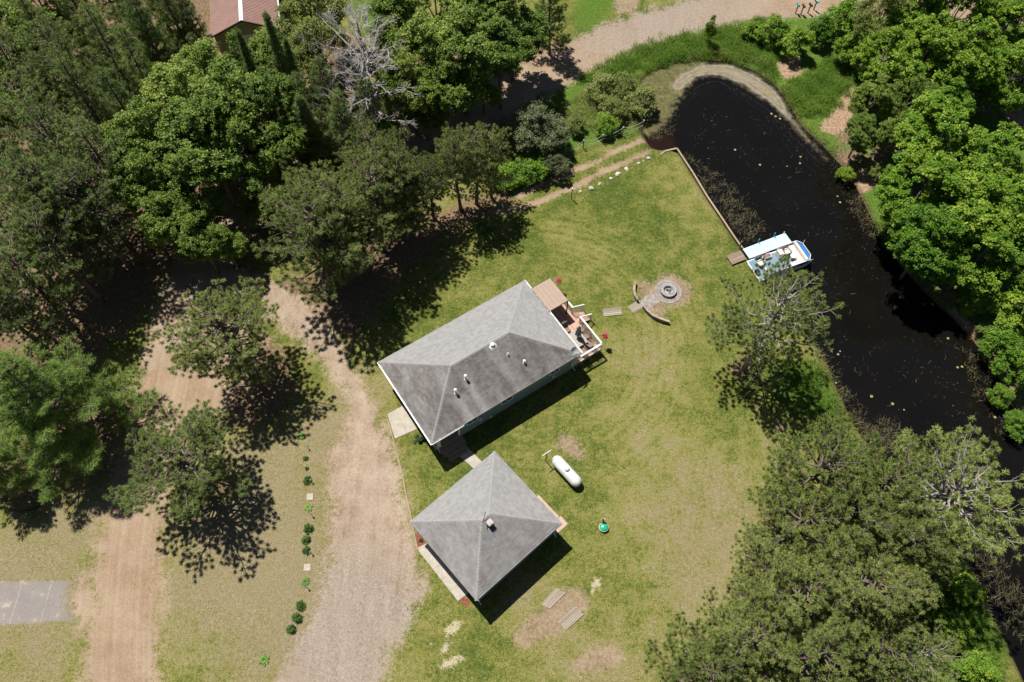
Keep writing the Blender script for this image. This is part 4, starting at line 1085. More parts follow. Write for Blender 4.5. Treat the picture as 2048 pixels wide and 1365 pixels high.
def shingle_mat():
    t = NT('asphalt_shingles', .9, .15); o = t.obj(); A = t.math
    f = A('ADD', t.attr('rnd'), t.lin(t.noise(o, 22, 3, .7), .3, .7, -.25, .25))
    c = t.ramp(f, [(.05, (.25, .245, .24)), (.5, (.275, .27, .264)), (.95, (.305, .298, .292))])
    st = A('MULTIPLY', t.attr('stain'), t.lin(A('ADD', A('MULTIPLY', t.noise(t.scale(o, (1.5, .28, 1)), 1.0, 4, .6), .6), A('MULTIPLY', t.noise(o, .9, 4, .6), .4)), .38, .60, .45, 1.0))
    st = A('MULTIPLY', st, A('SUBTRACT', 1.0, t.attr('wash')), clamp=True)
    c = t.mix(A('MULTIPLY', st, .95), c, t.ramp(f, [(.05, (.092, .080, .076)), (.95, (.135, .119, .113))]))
    t.bump(t.noise(o, 60, 2), .3, .01)
    return t.color(c)
M['shingle'] = shingle_mat()

def shingles(parent, A_, B_, C_, D_, stain, wash, seed):
    """rows of separate tabs on one slope: eave A->B, top C (over A) -> D (over B)"""
    A_, B_, C_, D_ = [np.asarray(q, float) for q in (A_, B_, C_, D_)]
    rng = np.random.default_rng(seed)
    e = nrm(B_ - A_); nn = nrm(np.cross(B_ - A_, C_ - A_)); up = np.cross(nn, e)
    S = (C_ - A_) @ up
    N = max(1, int(round(S / .178))); ex = S / N
    V, Q, AT = [], [], []
    xa = lambda s: ((C_ - A_) @ e) * s / S
    xb = lambda s: (B_ - A_) @ e + ((D_ - B_) @ e) * s / S
    for r in range(N):
        s0, s1 = r * ex, (r + 1) * ex + .01
        l0, r0, l1, r1 = xa(s0), xb(s0), xa(min(s1, S)), xb(min(s1, S))
        x = l0 - rng.uniform(0, .3); edges = []
        while x < r0:
            edges.append(x); x += rng.uniform(.2, .42)
        edges.append(r0)
        for i in range(len(edges) - 1):
            u0, u1 = max(edges[i], l0), min(edges[i + 1], r0)
            if u1 - u0 < .01: continue
            h = .050 + rng.uniform(-.006, .008)
            w0, w1 = min(max(u0, l1), r1), min(max(u1, l1), r1)
            k = len(V)
            for (u, s, z) in ((u0, s0, 0), (u1, s0, 0), (u1, s0, h), (u0, s0, h), (w1, s1, .002), (w0, s1, .002)):
                V.append(A_ + e * u + up * s + nn * z)
            Q += [(k, k + 1, k + 2, k + 3), (k + 3, k + 2, k + 4, k + 5)]
            AT += [rng.uniform(0, 1)] * 6
    g = Geo(); g.add(V, quad=Q, a=AT)
    me = g.mesh('shingles', M['shingle'])
    V = np.array(V)
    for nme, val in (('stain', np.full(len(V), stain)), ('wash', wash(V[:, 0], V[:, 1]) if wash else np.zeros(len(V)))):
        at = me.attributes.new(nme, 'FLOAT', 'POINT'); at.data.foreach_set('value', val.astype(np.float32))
    o = inst('shingles', me, parent); o['kind'] = 'stuff'
    return o
def hip_caps(parent, lines, seed):
    rng = np.random.default_rng(seed)
    g = Geo()
    for p, q in lines:
        p, q = np.asarray(p, float), np.asarray(q, float)
        L = np.linalg.norm(q - p); n = max(1, int(L / .16)); d = (q - p) / L
        sd = nrm(np.cross(d, (0, 0, 1.)))
        for i in range(n):
            a = p + d * (i * L / n); b = p + d * ((i + 1.1) * L / n)
            w, dz = .135, -.055
            v = [a + sd * w + (0, 0, dz + .045), a + (0, 0, .055), a - sd * w + (0, 0, dz + .045), b + sd * w + (0, 0, dz + .025), b + (0, 0, .03), b - sd * w + (0, 0, dz + .025)]
            g.add(v, quad=[(0, 1, 4, 3), (1, 2, 5, 4)], a=rng.uniform(.6, 1.2))
    me = g.mesh('hip_caps', M['shingle'])
    o = inst('hip_caps', me, parent); o['kind'] = 'stuff'
def hip_roof(root, L, Wd, zE, zR, rh, stains, wash=None, seed=1):
    a, b = L / 2, Wd / 2
    W_, N_, E_, S_ = (-a, b, zE), (a, b, zE), (a, -b, zE), (-a, -b, zE)
    r1, r2 = (-rh, 0, zR), (rh, 0, zR)
    g = Geo()
    dz = .01
    top = np.array([W_, N_, E_, S_, r1, r2]) - (0, 0, dz)
    bot = np.array([W_, N_, E_, S_]) - (0, 0, .16)
    g.add(np.vstack([top, bot]), tri=[(0, 3, 4), (2, 1, 5)], quad=[(3, 2, 5, 4), (1, 0, 4, 5), (6, 7, 8, 9), (0, 1, 7, 6), (1, 2, 8, 7), (2, 3, 9, 8), (3, 0, 6, 9)])
    roof = g.build('roof', M['trim'], root)
    # outward normals: eave walked so that cross(B-A, C-A) points up
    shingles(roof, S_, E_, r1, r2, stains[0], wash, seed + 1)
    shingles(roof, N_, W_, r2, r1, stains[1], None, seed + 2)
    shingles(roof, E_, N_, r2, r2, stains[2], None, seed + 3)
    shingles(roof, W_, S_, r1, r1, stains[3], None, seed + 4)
    hip_caps(roof, [(W_, r1), (S_, r1), (N_, r2), (E_, r2), (r1, r2)], seed + 5)
    return roof
def lap_wall(name, root, p, q, z0, z1, mat, exp=.13):
    """one wall of lap boards from p to q, outside on the right of p->q"""
    p, q = np.array((*p, 0.)), np.array((*q, 0.))
    d = nrm(q - p); o_ = np.array((d[1], -d[0], 0))
    g = Geo(); n = max(1, int(round((z1 - z0) / exp))); h = (z1 - z0) / n
    for i in range(n):
        a, b = z0 + i * h, z0 + (i + 1) * h
        v = [p + o_ * .022 + (0, 0, a), q + o_ * .022 + (0, 0, a), q + o_ * .006 + (0, 0, b), p + o_ * .006 + (0, 0, b), p + (0, 0, a), q + (0, 0, a)]
        g.add(v, quad=[(0, 1, 2, 3), (4, 5, 1, 0)])
    v = [p - o_ * .1 + (0, 0, z0), q - o_ * .1 + (0, 0, z0), q - o_ * .1 + (0, 0, z1), p - o_ * .1 + (0, 0, z1), p + (0, 0, z0), q + (0, 0, z0), q + (0, 0, z1), p + (0, 0, z1)]
    g.add(v, quad=[(3, 2, 1, 0), (0, 4, 7, 3), (1, 2, 6, 5)])
    return g.build(name, mat, root)
def window(root, x, y, z, w, h, ny):
    """window in a wall facing (0, ny)"""
    g = Geo(); t = .07
    for c, s in (((x - w / 2, y, z), (t, .08, h + t)), ((x + w / 2, y, z), (t, .08, h + t)), ((x, y, z + h / 2), (w - t, .08, t)), ((x, y + ny * .02, z - h / 2), (w - t, .12, t)), ((x, y, z), (.04, .06, h - t))):
        g.box(c, s)
    f = g.build('window', M['white'], root)
    g = Geo(); g.box((x, y - ny * .01, z), (w - t, .03, h - t)); g.build('pane', M['glass'], f)
    return f

# ------------------------------------------------------------------ the house
HA = R_(34.445)
house = empty('house', (-2.534, 29.658, 0), HA, 'grey shingled hip-roofed house with five roof vents and a deck on its right end', 'house')
HL, HW, HE, HR = 14.25, 8.40, 2.92, 4.52
def wash(x, y):
    f = np.zeros(len(x))
    for vx, vy, w, s in ((-2.2, -1.42, .28, .9), (-3.53, -1.95, .30, 1.0), (2.5, -2.6, .2, .25), (.95, -.3, .35, .35), (1.7, -1.5, .2, .25), (-2.95, -2.0, .18, .5), (4.4, -2.0, .3, .2)):
        f = np.maximum(f, s * np.exp(-((x - vx) / w) ** 2) * (y < vy) * np.clip((vy - y) * 3, 0, 1))
    return f
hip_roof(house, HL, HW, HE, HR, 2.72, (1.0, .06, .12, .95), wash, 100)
wy, wx = HW / 2 - .35, HL / 2 - .37
g = Geo(); g.box((0, 0, .2), (2 * wx - .06, 2 * wy - .06, .44)); g.build('foundation', M['concrete'], house)
lap_wall('wall', house, (-4.4, -wy), (wx, -wy), .42, HE - .17, M['siding'])
lap_wall('wall', house, (wx, -wy), (wx, wy), .42, HE - .17, M['siding'])
lap_wall('wall', house, (wx, wy), (-wx, wy), .42, HE - .17, M['siding'])
lap_wall('wall', house, (-wx, wy), (-wx, -2.1), .42, HE - .17, M['siding'])
lap_wall('wall', house, (-wx, -2.1), (-4.4, -2.1), .42, HE - .17, M['siding'])
lap_wall('wall', house, (-4.4, -2.1), (-4.4, -wy), .42, HE - .17, M['siding'])
for x, w in ((-3.3, .95), (0, 1.05), (4.72, .9)):
    window(house, x, -wy - .03, 2.05, w, 1.0, -1)
window(house, -2, wy + .03, 1.9, 1.3, 1.1, 1); window(house, 3, wy + .03, 1.9, 1.3, 1.1, 1)
# porch under the front corner
g = Geo(); g.box((-5.45, -3.45, .22), (2.1, 2.6, .36)); porch = g.build('porch', M['timber_d'], house)
for i in range(15):
    g = Geo(); g.box((-5.45, -2.25 - i * .168, .42), (2.14, .15, .035), a=(i * .37) % 1); g.build('board', M['timber_d'], porch)
for i in range(2):
    g = Geo(); g.box((-5.45, -4.9 - i * .28, .27 - i * .14), (1.7, .27, .05), a=.4); g.box((-5.45, -4.9 - i * .28, .13 - i * .07), (1.6, .2, .2 - i * .12)); g.build('step', M['timber_d'], porch)
for x in (-6.35, -4.52):
    g = Geo(); g.box((x, -wy + .06, 1.58), (.15, .15, 2.34)); g.box((x, -wy + .06, .5), (.2, .2, .12)); g.box((x, -wy + .06, 2.68), (.2, .2, .1)); g.build('porch_post', M['white'], house)
g = Geo(); g.box((-5.5, -2.13, 1.45), (.95, .06, 2.05)); dr = g.build('door', M['white'], house)
g = Geo(); g.box((-5.15, -2.2, 1.4), (.05, .06, .12)); g.build('handle', M['black'], dr)
# gutters: white along both ends and over the porch
def gutter(root, p, q, off):
    p, q = np.array(p, float), np.array(q, float); o_ = np.array(off, float)
    g = Geo()
    g.bar(p + o_ * .10 + (0, 0, -.02), q + o_ * .10 + (0, 0, -.02), .015, .12)
    g.bar(p + o_ * .05 + (0, 0, -.075), q + o_ * .05 + (0, 0, -.075), .10, .015)
    n = int(np.linalg.norm(q - p) / .6)
    for i in range(n + 1):
        c = p + (q - p) * (i + .02) / (n + .04)
        g.bar(c + o_ * -.03 + (0, 0, .045), c + o_ * .115 + (0, 0, .045), .03, .012)
    g.bar(p + o_ * .108 + (0, 0, .045), q + o_ * .108 + (0, 0, .045), .03, .014)
    return g.build('gutter', M['white'], root)
a, b = HL / 2, HW / 2
gutter(house, (-a - .005, -b - .05, HE), (-a - .005, b, HE), (-1, 0, 0))
gutter(house, (a + .005, -b, HE), (a + .005, b, HE), (1, 0, 0))
gutter(house, (-a, -b - .005, HE), (-4.25, -b - .005, HE), (0, -1, 0))
for x, y in ((-a + .55, -wy - .1), (wx - .02, -wy - .09)):
    g = Geo(); g.tube([(x, y + .12, 2.75), (x, y, 2.5), (x, y, .25), (x, y - .25, .12)], .04, 6); g.build('downspout', M['white'], house)
# roof vents
def zr(x, y): return HE + (HR - HE) * (1 - abs(y) / (HW / 2))
def pipe_vent(x, y, h, capr, pr, label=None):
    z = zr(x, y)
    g = Geo(); g.tube([(x, y, z - .1), (x, y, z + h)], pr, 10)
    g.lathe([(pr * 2.6, -.10), (pr * 2.2, .02), (pr * 1.1, .10)], 12, (x, y, z + .02))
    v = g.build('roof_vent', M['galv'], house, True)
    g = Geo(); g.lathe([(.001, .06), (capr * .6, .055), (capr, 0), (capr, -.05), (capr * .9, -.06), (.001, -.05)], 16, (x, y, z + h)); g.build('vent_cap', M['white'], v, True)
    if label: v['label'] = label
pipe_vent(-2.25, -1.42, .62, .13, .075, 'tall metal flue pipe with round white cap')
pipe_vent(-3.5, -1.93, .62, .13, .075, 'tall metal flue pipe with round white cap near the porch end')
pipe_vent(2.53, -2.58, .38, .12, .07, 'short white-capped plumbing vent')
pipe_vent(1.70, -1.47, .32, .08, .055, 'small grey plumbing vent')
pipe_vent(1.0, -.28, .26, .19, .15, 'wide low round attic vent')
# dark debris marks on the right hip: a few stuck leaves
# utility boxes on the long wall
for x, z, s in ((-2.55, 1.3, .3), (4.6, 1.1, .22), (-1.6, .55, .25)):
    g = Geo(); g.box((x, -wy - .09, z), (s, .14, s * 1.3)); g.tube([(x, -wy - .06, z - s * .6), (x, -wy - .06, .3)], .02, 5); g.build('meter_box', M['galv'], house)
# satellite dish on the right front corner
g = Geo()
dish = empty('satellite_dish', tuple(np.array((-2.534, 29.658, 0)) + np.array((6.45 * math.cos(HA) + 3.75 * math.sin(HA), 6.45 * math.sin(HA) - 3.75 * math.cos(HA), zr(0, 3.75) + .02))), HA, 'grey satellite dish mounted on the roof corner next to the deck', 'satellite dish')
g.box((0, 0, .02), (.22, .22, .03)); g.tube([(0, 0, .02), (0, -.02, .35), (-.02, -.14, .52)], .025, 7); g.build('mast', M['galv'], dish)
g = Geo(); g.lathe([(r, .38 * r * r) for r in np.linspace(.001, .36, 7)], 20); g.lathe([(r, .38 * r * r - .012) for r in np.linspace(.36, .001, 7)], 20)
d_ = g.build('reflector', M['galv'], dish, True, (-.02, -.2, .55)); d_.rotation_euler = (R_(55), 0, R_(15))
g = Geo(); g.tube([(-.02, -.14, .45), (.02, -.5, .55), (.05, -.62, .75)], .015, 6); g.box((.05, -.62, .78), (.08, .08, .1)); g.build('feed_arm', M['galv'], dish)

# ------------------------------------------------------------------ deck
DZ = .78
deck = empty('deck', (-2.534, 29.658, 0), HA, 'red brown timber deck with white railing on the right end of the house', 'deck')
dx0, dx1, dy0, dy1 = wx + .03, 9.58, -4.0, 3.36
nb = 19; bw = (dx1 - dx0) / nb
for i in range(nb):
    g = Geo(); g.box((dx0 + bw * (i + .5), (dy0 + dy1) / 2, DZ - .02), (bw - .008, dy1 - dy0, .04), a=(i * .618) % 1); g.build('board', M['decking'], deck)
g = Geo()
for c, s in ((((dx0 + dx1) / 2, dy0 + .05, DZ - .16), (dx1 - dx0, .05, .22)), (((dx0 + dx1) / 2, dy1 - .05, DZ - .16), (dx1 - dx0, .05, .22)), ((dx1 - .05, (dy0 + dy1) / 2, DZ - .16), (.05, dy1 - dy0 - .16, .22))): g.box(c, s)
g.build('rim_joist', M['timber_d'], deck)
for x in (dx0 + .3, dx1 - .1):
    for y in (dy0 + .1, -.3, dy1 - .1):
        g = Geo(); g.box((x, y, DZ / 2 - .14), (.12, .12, DZ - .26)); g.build('post', M['timber_d'], deck)
bal = Geo(); bal.box((0, 0, 0), (.036, .036, .82)); bal_me = bal.mesh('baluster', M['white'])
def railing(p, q, posts=None, z0=DZ, z1=None):
    p, q = np.array((*p, 0.)), np.array((*q, 0.)); z1 = z0 if z1 is None else z1
    L = np.linalg.norm(q - p); d = (q - p) / L; ang = math.atan2(d[1], d[0])
    P = lambda s, h: tuple(p + d * s + (0, 0, z0 + (z1 - z0) * s / L + h))
    g = Geo(); g.bar(P(-.05, 1.0), P(L + .05, 1.0), .14, .05); top = g.build('railing', M['white'], deck)
    g = Geo(); g.bar(P(0, .12), P(L, .12), .05, .05); g.bar(P(0, .93), P(L, .93), .05, .05); g.build('rail', M['white'], top)
    n = int(L / .125)
    for i in range(1, n):
        inst('baluster', bal_me, top, P(i * L / n, .525), ang)
    for s in (posts or (0, L)):
        g = Geo(); x, y, z = P(s, 0); g.box((x, y, z + .47), (.10, .10, 1.0)); g.build('post', M['white'], deck)
rx, ry0, ry1 = dx1 - .06, dy0 + .06, dy1 - .06
railing((dx0 + .05, ry1), (rx, ry1), (.1, 2.0))
railing((rx, ry1), (rx, .29))
railing((rx, -.85), (rx, ry0), (.02, 1.6))
railing((rx, ry0), (dx0 - .3, ry0), (0, 1.6, 3.05))
for i in range(4):
    z = DZ - .17 * (i + 1) - .02
    g = Geo(); g.box((dx1 + .16 + i * .29, -.28, z), (.28, 1.08, .04), a=.3 + .15 * i); g.build('step', M['decking'], deck)
for y in (-.85, .29):
    g = Geo(); g.bar((dx1, y, DZ - .2), (dx1 + 1.2, y, .02), .05, .22); g.build('stringer', M['timber_d'], deck)
    p0, p1 = np.array((dx1 + .05, y, DZ)), np.array((dx1 + 1.22, y, .12))
    g = Geo(); g.bar(p0 + (0, 0, .95), p1 + (0, 0, .95), .09, .05); st = g.build('railing', M['white'], deck)
    for k in range(9):
        c = p0 + (p1 - p0) * (k + .5) / 9
        inst('baluster', bal_me, st, tuple(c + (0, 0, .53)))
    g = Geo(); g.box(p1 + (0, 0, .42), (.10, .10, 1.06)); g.build('post', M['white'], deck)
def deck_at(x, y, z=DZ):
    return (-2.534 + x * math.cos(HA) - y * math.sin(HA), 29.658 + x * math.sin(HA) + y * math.cos(HA), z)
# canopy (a steel-framed shade leaning on the house)
can = empty('deck_canopy', deck_at(0, 0), HA, 'flat tan shade canopy on dark posts over the upper part of the deck', 'canopy')
cz = 3.0 - DZ
cx0, cx1, cy0, cy1 = 7.17, 9.1, .52, 3.2
for i in range(5):
    w = (cx1 - cx0) / 5
    g = Geo(); x = cx0 + w * (i + .5)
    u = np.linspace(-1, 1, 5)
    v = [(x + k * w / 2 * .985, y, cz - .035 * (1 - k * k)) for y in (cy0, cy1) for k in u] + [(x + k * w / 2 * .985, y, cz - .015 - .035 * (1 - k * k)) for y in (cy0, cy1) for k in u]
    g.add(v, quad=[(k, k + 1, 6 + k, 5 + k) for k in range(4)] + [(10 + k, 15 + k, 16 + k, 11 + k) for k in range(4)])
    g.build('canopy_panel', M['canopy'], can)
g = Geo()
for y in (cy0, cy1): g.bar((cx0, y, cz - .07), (cx1, y, cz - .07), .06, .08)
for x in (cx0, cx1): g.bar((x, cy0, cz - .075), (x, cy1, cz - .075), .06, .08)
for i in range(1, 5): g.bar((cx0 + (cx1 - cx0) * i / 5, cy0 + .03, cz - .08), (cx0 + (cx1 - cx0) * i / 5, cy1 - .03, cz - .08), .05, .05)
g.build('frame', M['steel'], can)
for x in (cx0 + .02, cx1):
    for y in (cy0, cy1):
        g = Geo(); g.box((x, y, (cz - .1) / 2), (.08, .08, cz - .1)); g.box((x, y, .015), (.16, .16, .03)); g.build('post', M['steel'], can)
# patio furniture
M['wicker'] = plain('brown_sling_fabric', (.23, .16, .125), .85, .2, 20, .1)
M['tabletop'] = plain('beige_table_top', (.34, .30, .26), .35, .06, 4, .4)
M['umb'] = plain('grey_blue_umbrella_cloth', (.27, .34, .38), .8, .12, 5, .15)
def chair_make():
    r = empty('patio_chair', (0, 0, 0), 0, 'x', 'chair', 'patio chairs on the deck')
    g = Geo(); g.box((0, 0, .42), (.50, .52, .04)); g.build('seat', M['wicker'], r)
    g = Geo()
    for k in range(5):
        a0 = k / 5; z0 = .46 + .11 * k; y0 = -.26 - .04 * k
        g.bar((-.25, y0, z0), (.25, y0, z0), .03, .10)
    g.build('backrest', M['wicker'], r)
    for sx in (-1, 1):
        g = Geo(); g.tube([(sx * .27, .24, 0), (sx * .27, .22, .62), (sx * .27, -.2, .64), (sx * .26, -.28, .62)], .018, 6); g.build('armrest', M['tabletop'], r)
        g = Geo(); g.tube([(sx * .26, -.34, 0), (sx * .26, -.26, .42), (sx * .26, -.46, 1.0)], .018, 6); g.build('leg', M['steel'], r)
    g = Geo(); g.tube([(-.26, -.46, 1.0), (0, -.50, 1.04), (.26, -.46, 1.0)], .018, 6); g.build('top_rail', M['tabletop'], r)
    return r
ch0 = chair_make()
for i, (x, y, rot, lab) in enumerate(((8.05, -.98, 175, 'brown patio chair alone at the shaded upper end of the table'), (9.0, -1.62, 75, 'brown patio chair by the railing, upper of two on that side'),
                                      (8.98, -2.38, 85, 'brown patio chair by the railing, lower of two on that side'), (8.85, -3.18, 25, 'brown patio chair at the lower table end nearest the deck corner'),
                                      (8.0, -3.35, -5, 'brown patio chair at the lower table end in shade by the house'))):
    c = ch0 if i == 0 else copy_tree(ch0)
    c.location = deck_at(x, y); c.rotation_euler = (0, 0, HA + R_(rot)); c['label'] = lab
tb = empty('patio_table', deck_at(8.3, -2.3), HA, 'beige rectangular patio table on the deck with a closed umbrella through it', 'table')
g = Geo(); g.box((0, 0, .72), (.95, 1.5, .03)); g.build('tabletop', M['tabletop'], tb)
for sx in (-1, 1):
    for sy in (-1, 1):
        g = Geo(); g.tube([(sx * .42, sy * .68, 0), (sx * .40, sy * .66, .70)], .025, 6); g.build('leg', M['steel'], tb)
um = empty('patio_umbrella', deck_at(8.3, -2.2), HA, 'closed grey patio umbrella standing at the table on the deck', 'umbrella')
g = Geo(); g.tube([(0, 0, 0), (0, 0, 2.55)], .022, 8); g.lathe([(.24, 0), (.24, .05), (.05, .10), (.03, .1)], 16); g.build('pole', M['steel'], um)
g = Geo()
n = 16; prof = [(.05, 2.5), (.10, 2.3), (.15, 1.9), (.20, 1.5), (.24, 1.2), (.20, 1.12)]
v = [(r * (1 + (.28 if k % 2 else -.2) * (j > 0)) * math.cos(k * 2 * math.pi / n), r * (1 + (.28 if k % 2 else -.2) * (j > 0)) * math.sin(k * 2 * math.pi / n), z) for j, (r, z) in enumerate(prof) for k in range(n)]
g.add(v, quad=[(i * n + k, i * n + (k + 1) % n, (i + 1) * n + (k + 1) % n, (i + 1) * n + k) for i in range(5) for k in range(n)])
g.build('canopy', M['umb'], um)
# flower baskets on hooks outside the deck
rng = np.random.default_rng(3)
def basket(px, py, z, label):
    p = G(px, py, z)
    r = empty('flower_basket', (p[0], p[1], 0), rng.uniform(0, 6), label, 'flower basket', 'pink flower baskets on hooks')
    g = Geo(); g.tube([(.28, 0, 0), (.28, 0, z + .25), (.2, 0, z + .42), (.06, 0, z + .40), (0, 0, z + .30)], .012, 6); g.build('hook_pole', M['black'], r)
    g = Geo(); g.lathe([(.02, z - .2), (.12, z - .18), (.19, z), (.17, z)], 14)
    for k in range(3): g.tube([(.18 * math.cos(k * 2.1), .18 * math.sin(k * 2.1), z), (0, 0, z + .30)], .005, 4)
    g.build('pot', M['timber_d'], r)
    n = 60; d = nrm(rng.normal(size=(n, 3))); d[:, 2] = np.abs(d[:, 2]) * .6
    g = Geo(); leaves(g, d * .22 + (0, 0, z + .03), .07, 10, .06, rng, .9, .4); g.build('flowers', M['flower'], r)
    g = Geo(); leaves(g, d[:25] * .22 + (0, 0, z - .02), .08, 8, .06, rng, .9, .4); g.build('foliage', M['bush'], r)
basket(1117, 562, 1.55, 'pink flower basket on a hook at the upper deck corner')
basket(1210, 673, 1.55, 'pink flower basket on a hook beside the lower deck railing')

# ------------------------------------------------------------------ garage
GA = R_(42.633)
garage = empty('garage', (-1.675, 16.098, 0), GA, 'square grey hip-roofed garage with a small square vent by its peak', 'garage')
GL_, GW, GE, GR_ = 8.22, 7.48, 2.92, 4.42
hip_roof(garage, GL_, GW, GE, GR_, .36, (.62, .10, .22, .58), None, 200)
wgx, wgy = GL_ / 2 - .32, GW / 2 - .32
g = Geo(); g.box((0, 0, .07), (2 * wgx - .05, 2 * wgy - .05, .18)); g.build('foundation', M['concrete'], garage)
for p, q in (((-wgx, -wgy), (wgx, -wgy)), ((wgx, -wgy), (wgx, wgy)), ((wgx, wgy), (-wgx, wgy)), ((-wgx, wgy), (-wgx, -wgy))):
    lap_wall('wall', garage, p, q, .15, GE - .17, M['siding'])
for y in (1.45, -1.25):
    g = Geo(); g.box((-wgx - .05, y, 1.2), (.06, 2.35, 2.1)); d = g.build('garage_door', M['white'], garage)
    for k in range(4):
        g = Geo(); g.box((-wgx - .09, y, .42 + k * .52), (.03, 2.28, .48)); g.build('panel', M['white'], d)
g = Geo(); g.box((wgx + .05, -1.6, 1.2), (.06, .9, 2.05)); d = g.build('door', M['white'], garage)
g = Geo(); g.box((wgx + .10, -1.25, 1.15), (.06, .05, .12)); g.build('handle', M['black'], d)
for x in (wgx - .04, -wgx + .04):
    g = Geo(); g.tube([(x, -wgy + .1, 2.72), (x, -wgy - .08, 2.5), (x, -wgy - .08, .25), (x, -wgy - .3, .1)], .045, 6); g.build('downspout', M['trim'], garage)
g = Geo()
for p, q in (((-GL_ / 2, -GW / 2 - .01), (GL_ / 2, -GW / 2 - .01)), ((-GL_ / 2 - .01, -GW / 2), (-GL_ / 2 - .01, GW / 2)), ((GL_ / 2 + .01, -GW / 2), (GL_ / 2 + .01, GW / 2))):
    g.bar((*p, GE - .085), (*q, GE - .085), .03, .15)
g.build('fascia', M['siding'], garage)
g = Geo(); g.box((-.08, -.56, GR_ - .02), (.34, .34, .5)); v = g.build('cupola_vent', M['black'], garage)
g = Geo(); g.box((-.08, -.56, GR_ + .27), (.44, .44, .07)); g.box((-.08, -.56, GR_ + .32), (.34, .34, .05)); g.build('vent_cap', plain('pinkish_metal_cap', (.38, .33, .33), .5, .1), v)
g = Geo()
g.tube([(-.22, -.12, GR_ - .1), (-.22, -.12, GR_ + .75)], .018, 6)
for k, (L, z) in enumerate(((.42, .72), (.34, .60), (.28, .48), (.22, .36))):
    a0 = .5 + k * .12
    g.bar((-.22 - L * math.cos(a0), -.12 - L * math.sin(a0), GR_ + z), (-.22 + L * math.cos(a0), -.12 + L * math.sin(a0), GR_ + z), .022, .022)
g.bar((-.22, -.12, GR_ + .7), (.15, .2, GR_ + .5), .02, .02)
an = g.build('roof_antenna', M['black'], None, loc=(-1.675, 16.098, 0), rz=GA)
tag(an, 'small black branching antenna at the peak of the garage roof', 'antenna')

# ------------------------------------------------------------------ slabs and paths (each a sheet of real thickness)
def slab(name, pts, z1, mat, seams=None, label=None, kind='structure', cat=None):
    p = G2(pts); 
    if np.cross(p[1] - p[0], p[2] - p[1]) < 0: p = p[::-1]
    g = Geo(); g.prism(p, -.08, z1)
    o = g.build(name, mat)
    if kind: o['kind'] = kind
    if label: o['label'] = label
    if cat: o['category'] = cat
    return o
def split_slab(name, a, b, c, d, n, z1, mat, gap=.012):
    """quad a-b-c-d cut across a->b into n pieces"""
    root = empty(name, (0, 0, 0)); root['kind'] = 'structure'
    a, b, c, d = [G(*q)[:2] for q in (a, b, c, d)]
    for i in range(n):
        s, t = i / n + gap / np.linalg.norm(b - a) / 2, (i + 1) / n - gap / np.linalg.norm(b - a) / 2
        p = np.array([a + (b - a) * s, a + (b - a) * t, d + (c - d) * t, d + (c - d) * s])
        if (p[1] - p[0])[0] * (p[2] - p[1])[1] - (p[1] - p[0])[1] * (p[2] - p[1])[0] < 0: p = p[::-1]
        g = Geo(); g.prism(p, -.08, z1); g.build('concrete_slab', mat, root)
    return root
split_slab('concrete_pad', (775, 829), (808, 811), (838, 857), (790, 878), 2, .045, M['concrete'])
split_slab('garage_apron', (833, 1097), (916, 1203), (938, 1186), (868, 1080), 5, .04, M['concrete'])
split_slab('front_path', (889, 886), (950, 940), (968, 928), (913, 874), 5, .04, M['concrete'])
def quad_from_local(o, pts):
    c, s = math.cos(GA), math.sin(GA)
    return np.array([(-1.675 + x * c - y * s, 16.098 + x * s + y * c) for x, y in pts])
for nme, (xa, xb, ya, yb), z in (('side_slab', (wgx + .04, 4.62, -.4, 1.0), .05), ('side_slab', (wgx + .04, 5.0, -2.75, -.43), .10), ('side_slab', (wgx + .04, 5.15, -3.6, -2.78), .04)):
    g = Geo(); g.prism(quad_from_local(None, [(xa, ya), (xb, ya), (xb, yb), (xa, yb)]), -.06, z); g.build(nme, M['concrete_p'])['kind'] = 'structure'
# timber edging along the driveway
ed = empty('timber_edging', (0, 0, 0), 0, 'thin pale timber edging along the lawn side of the driveway', 'edging')
EP = G2([(776, 842), (784, 870), (793, 905), (806, 955), (812, 990), (819, 1018), (827, 1062), (836, 1100)])
for p, q in zip(EP[:-1], EP[1:]):
    d = nrm(q - p); g = Geo(); g.bar((*(p + d * .01), .03), (*(q - d * .01), .03), .09, .12); g.build('timber', M['timber_t'], ed)
# boards along the pond (low bulkhead)
bk = empty('bulkhead', (0, 0, 0), 0, 'low tan plank bulkhead edging the lawn along the pond', 'bulkhead')
BP = G2([(1321, 309), (1330, 302), (1354, 296.5), (1386, 345), (1415, 393), (1440, 430), (1470, 475), (1488, 500)], .05)
for p, q in zip(BP[:-1], BP[1:]):
    d = nrm(q - p)
    g = Geo(); g.bar((*(p + d * .01), .02), (*(q - d * .01), .02), .17, .05); g.build('cap_board', M['timber_t'], bk)
    sdv = np.array((d[1], -d[0]))
    g = Geo(); g.bar((*(p + d * .02), -.42), (*(q - d * .02), -.42), .05, .82); g.build('plank', M['timber_d'], bk)

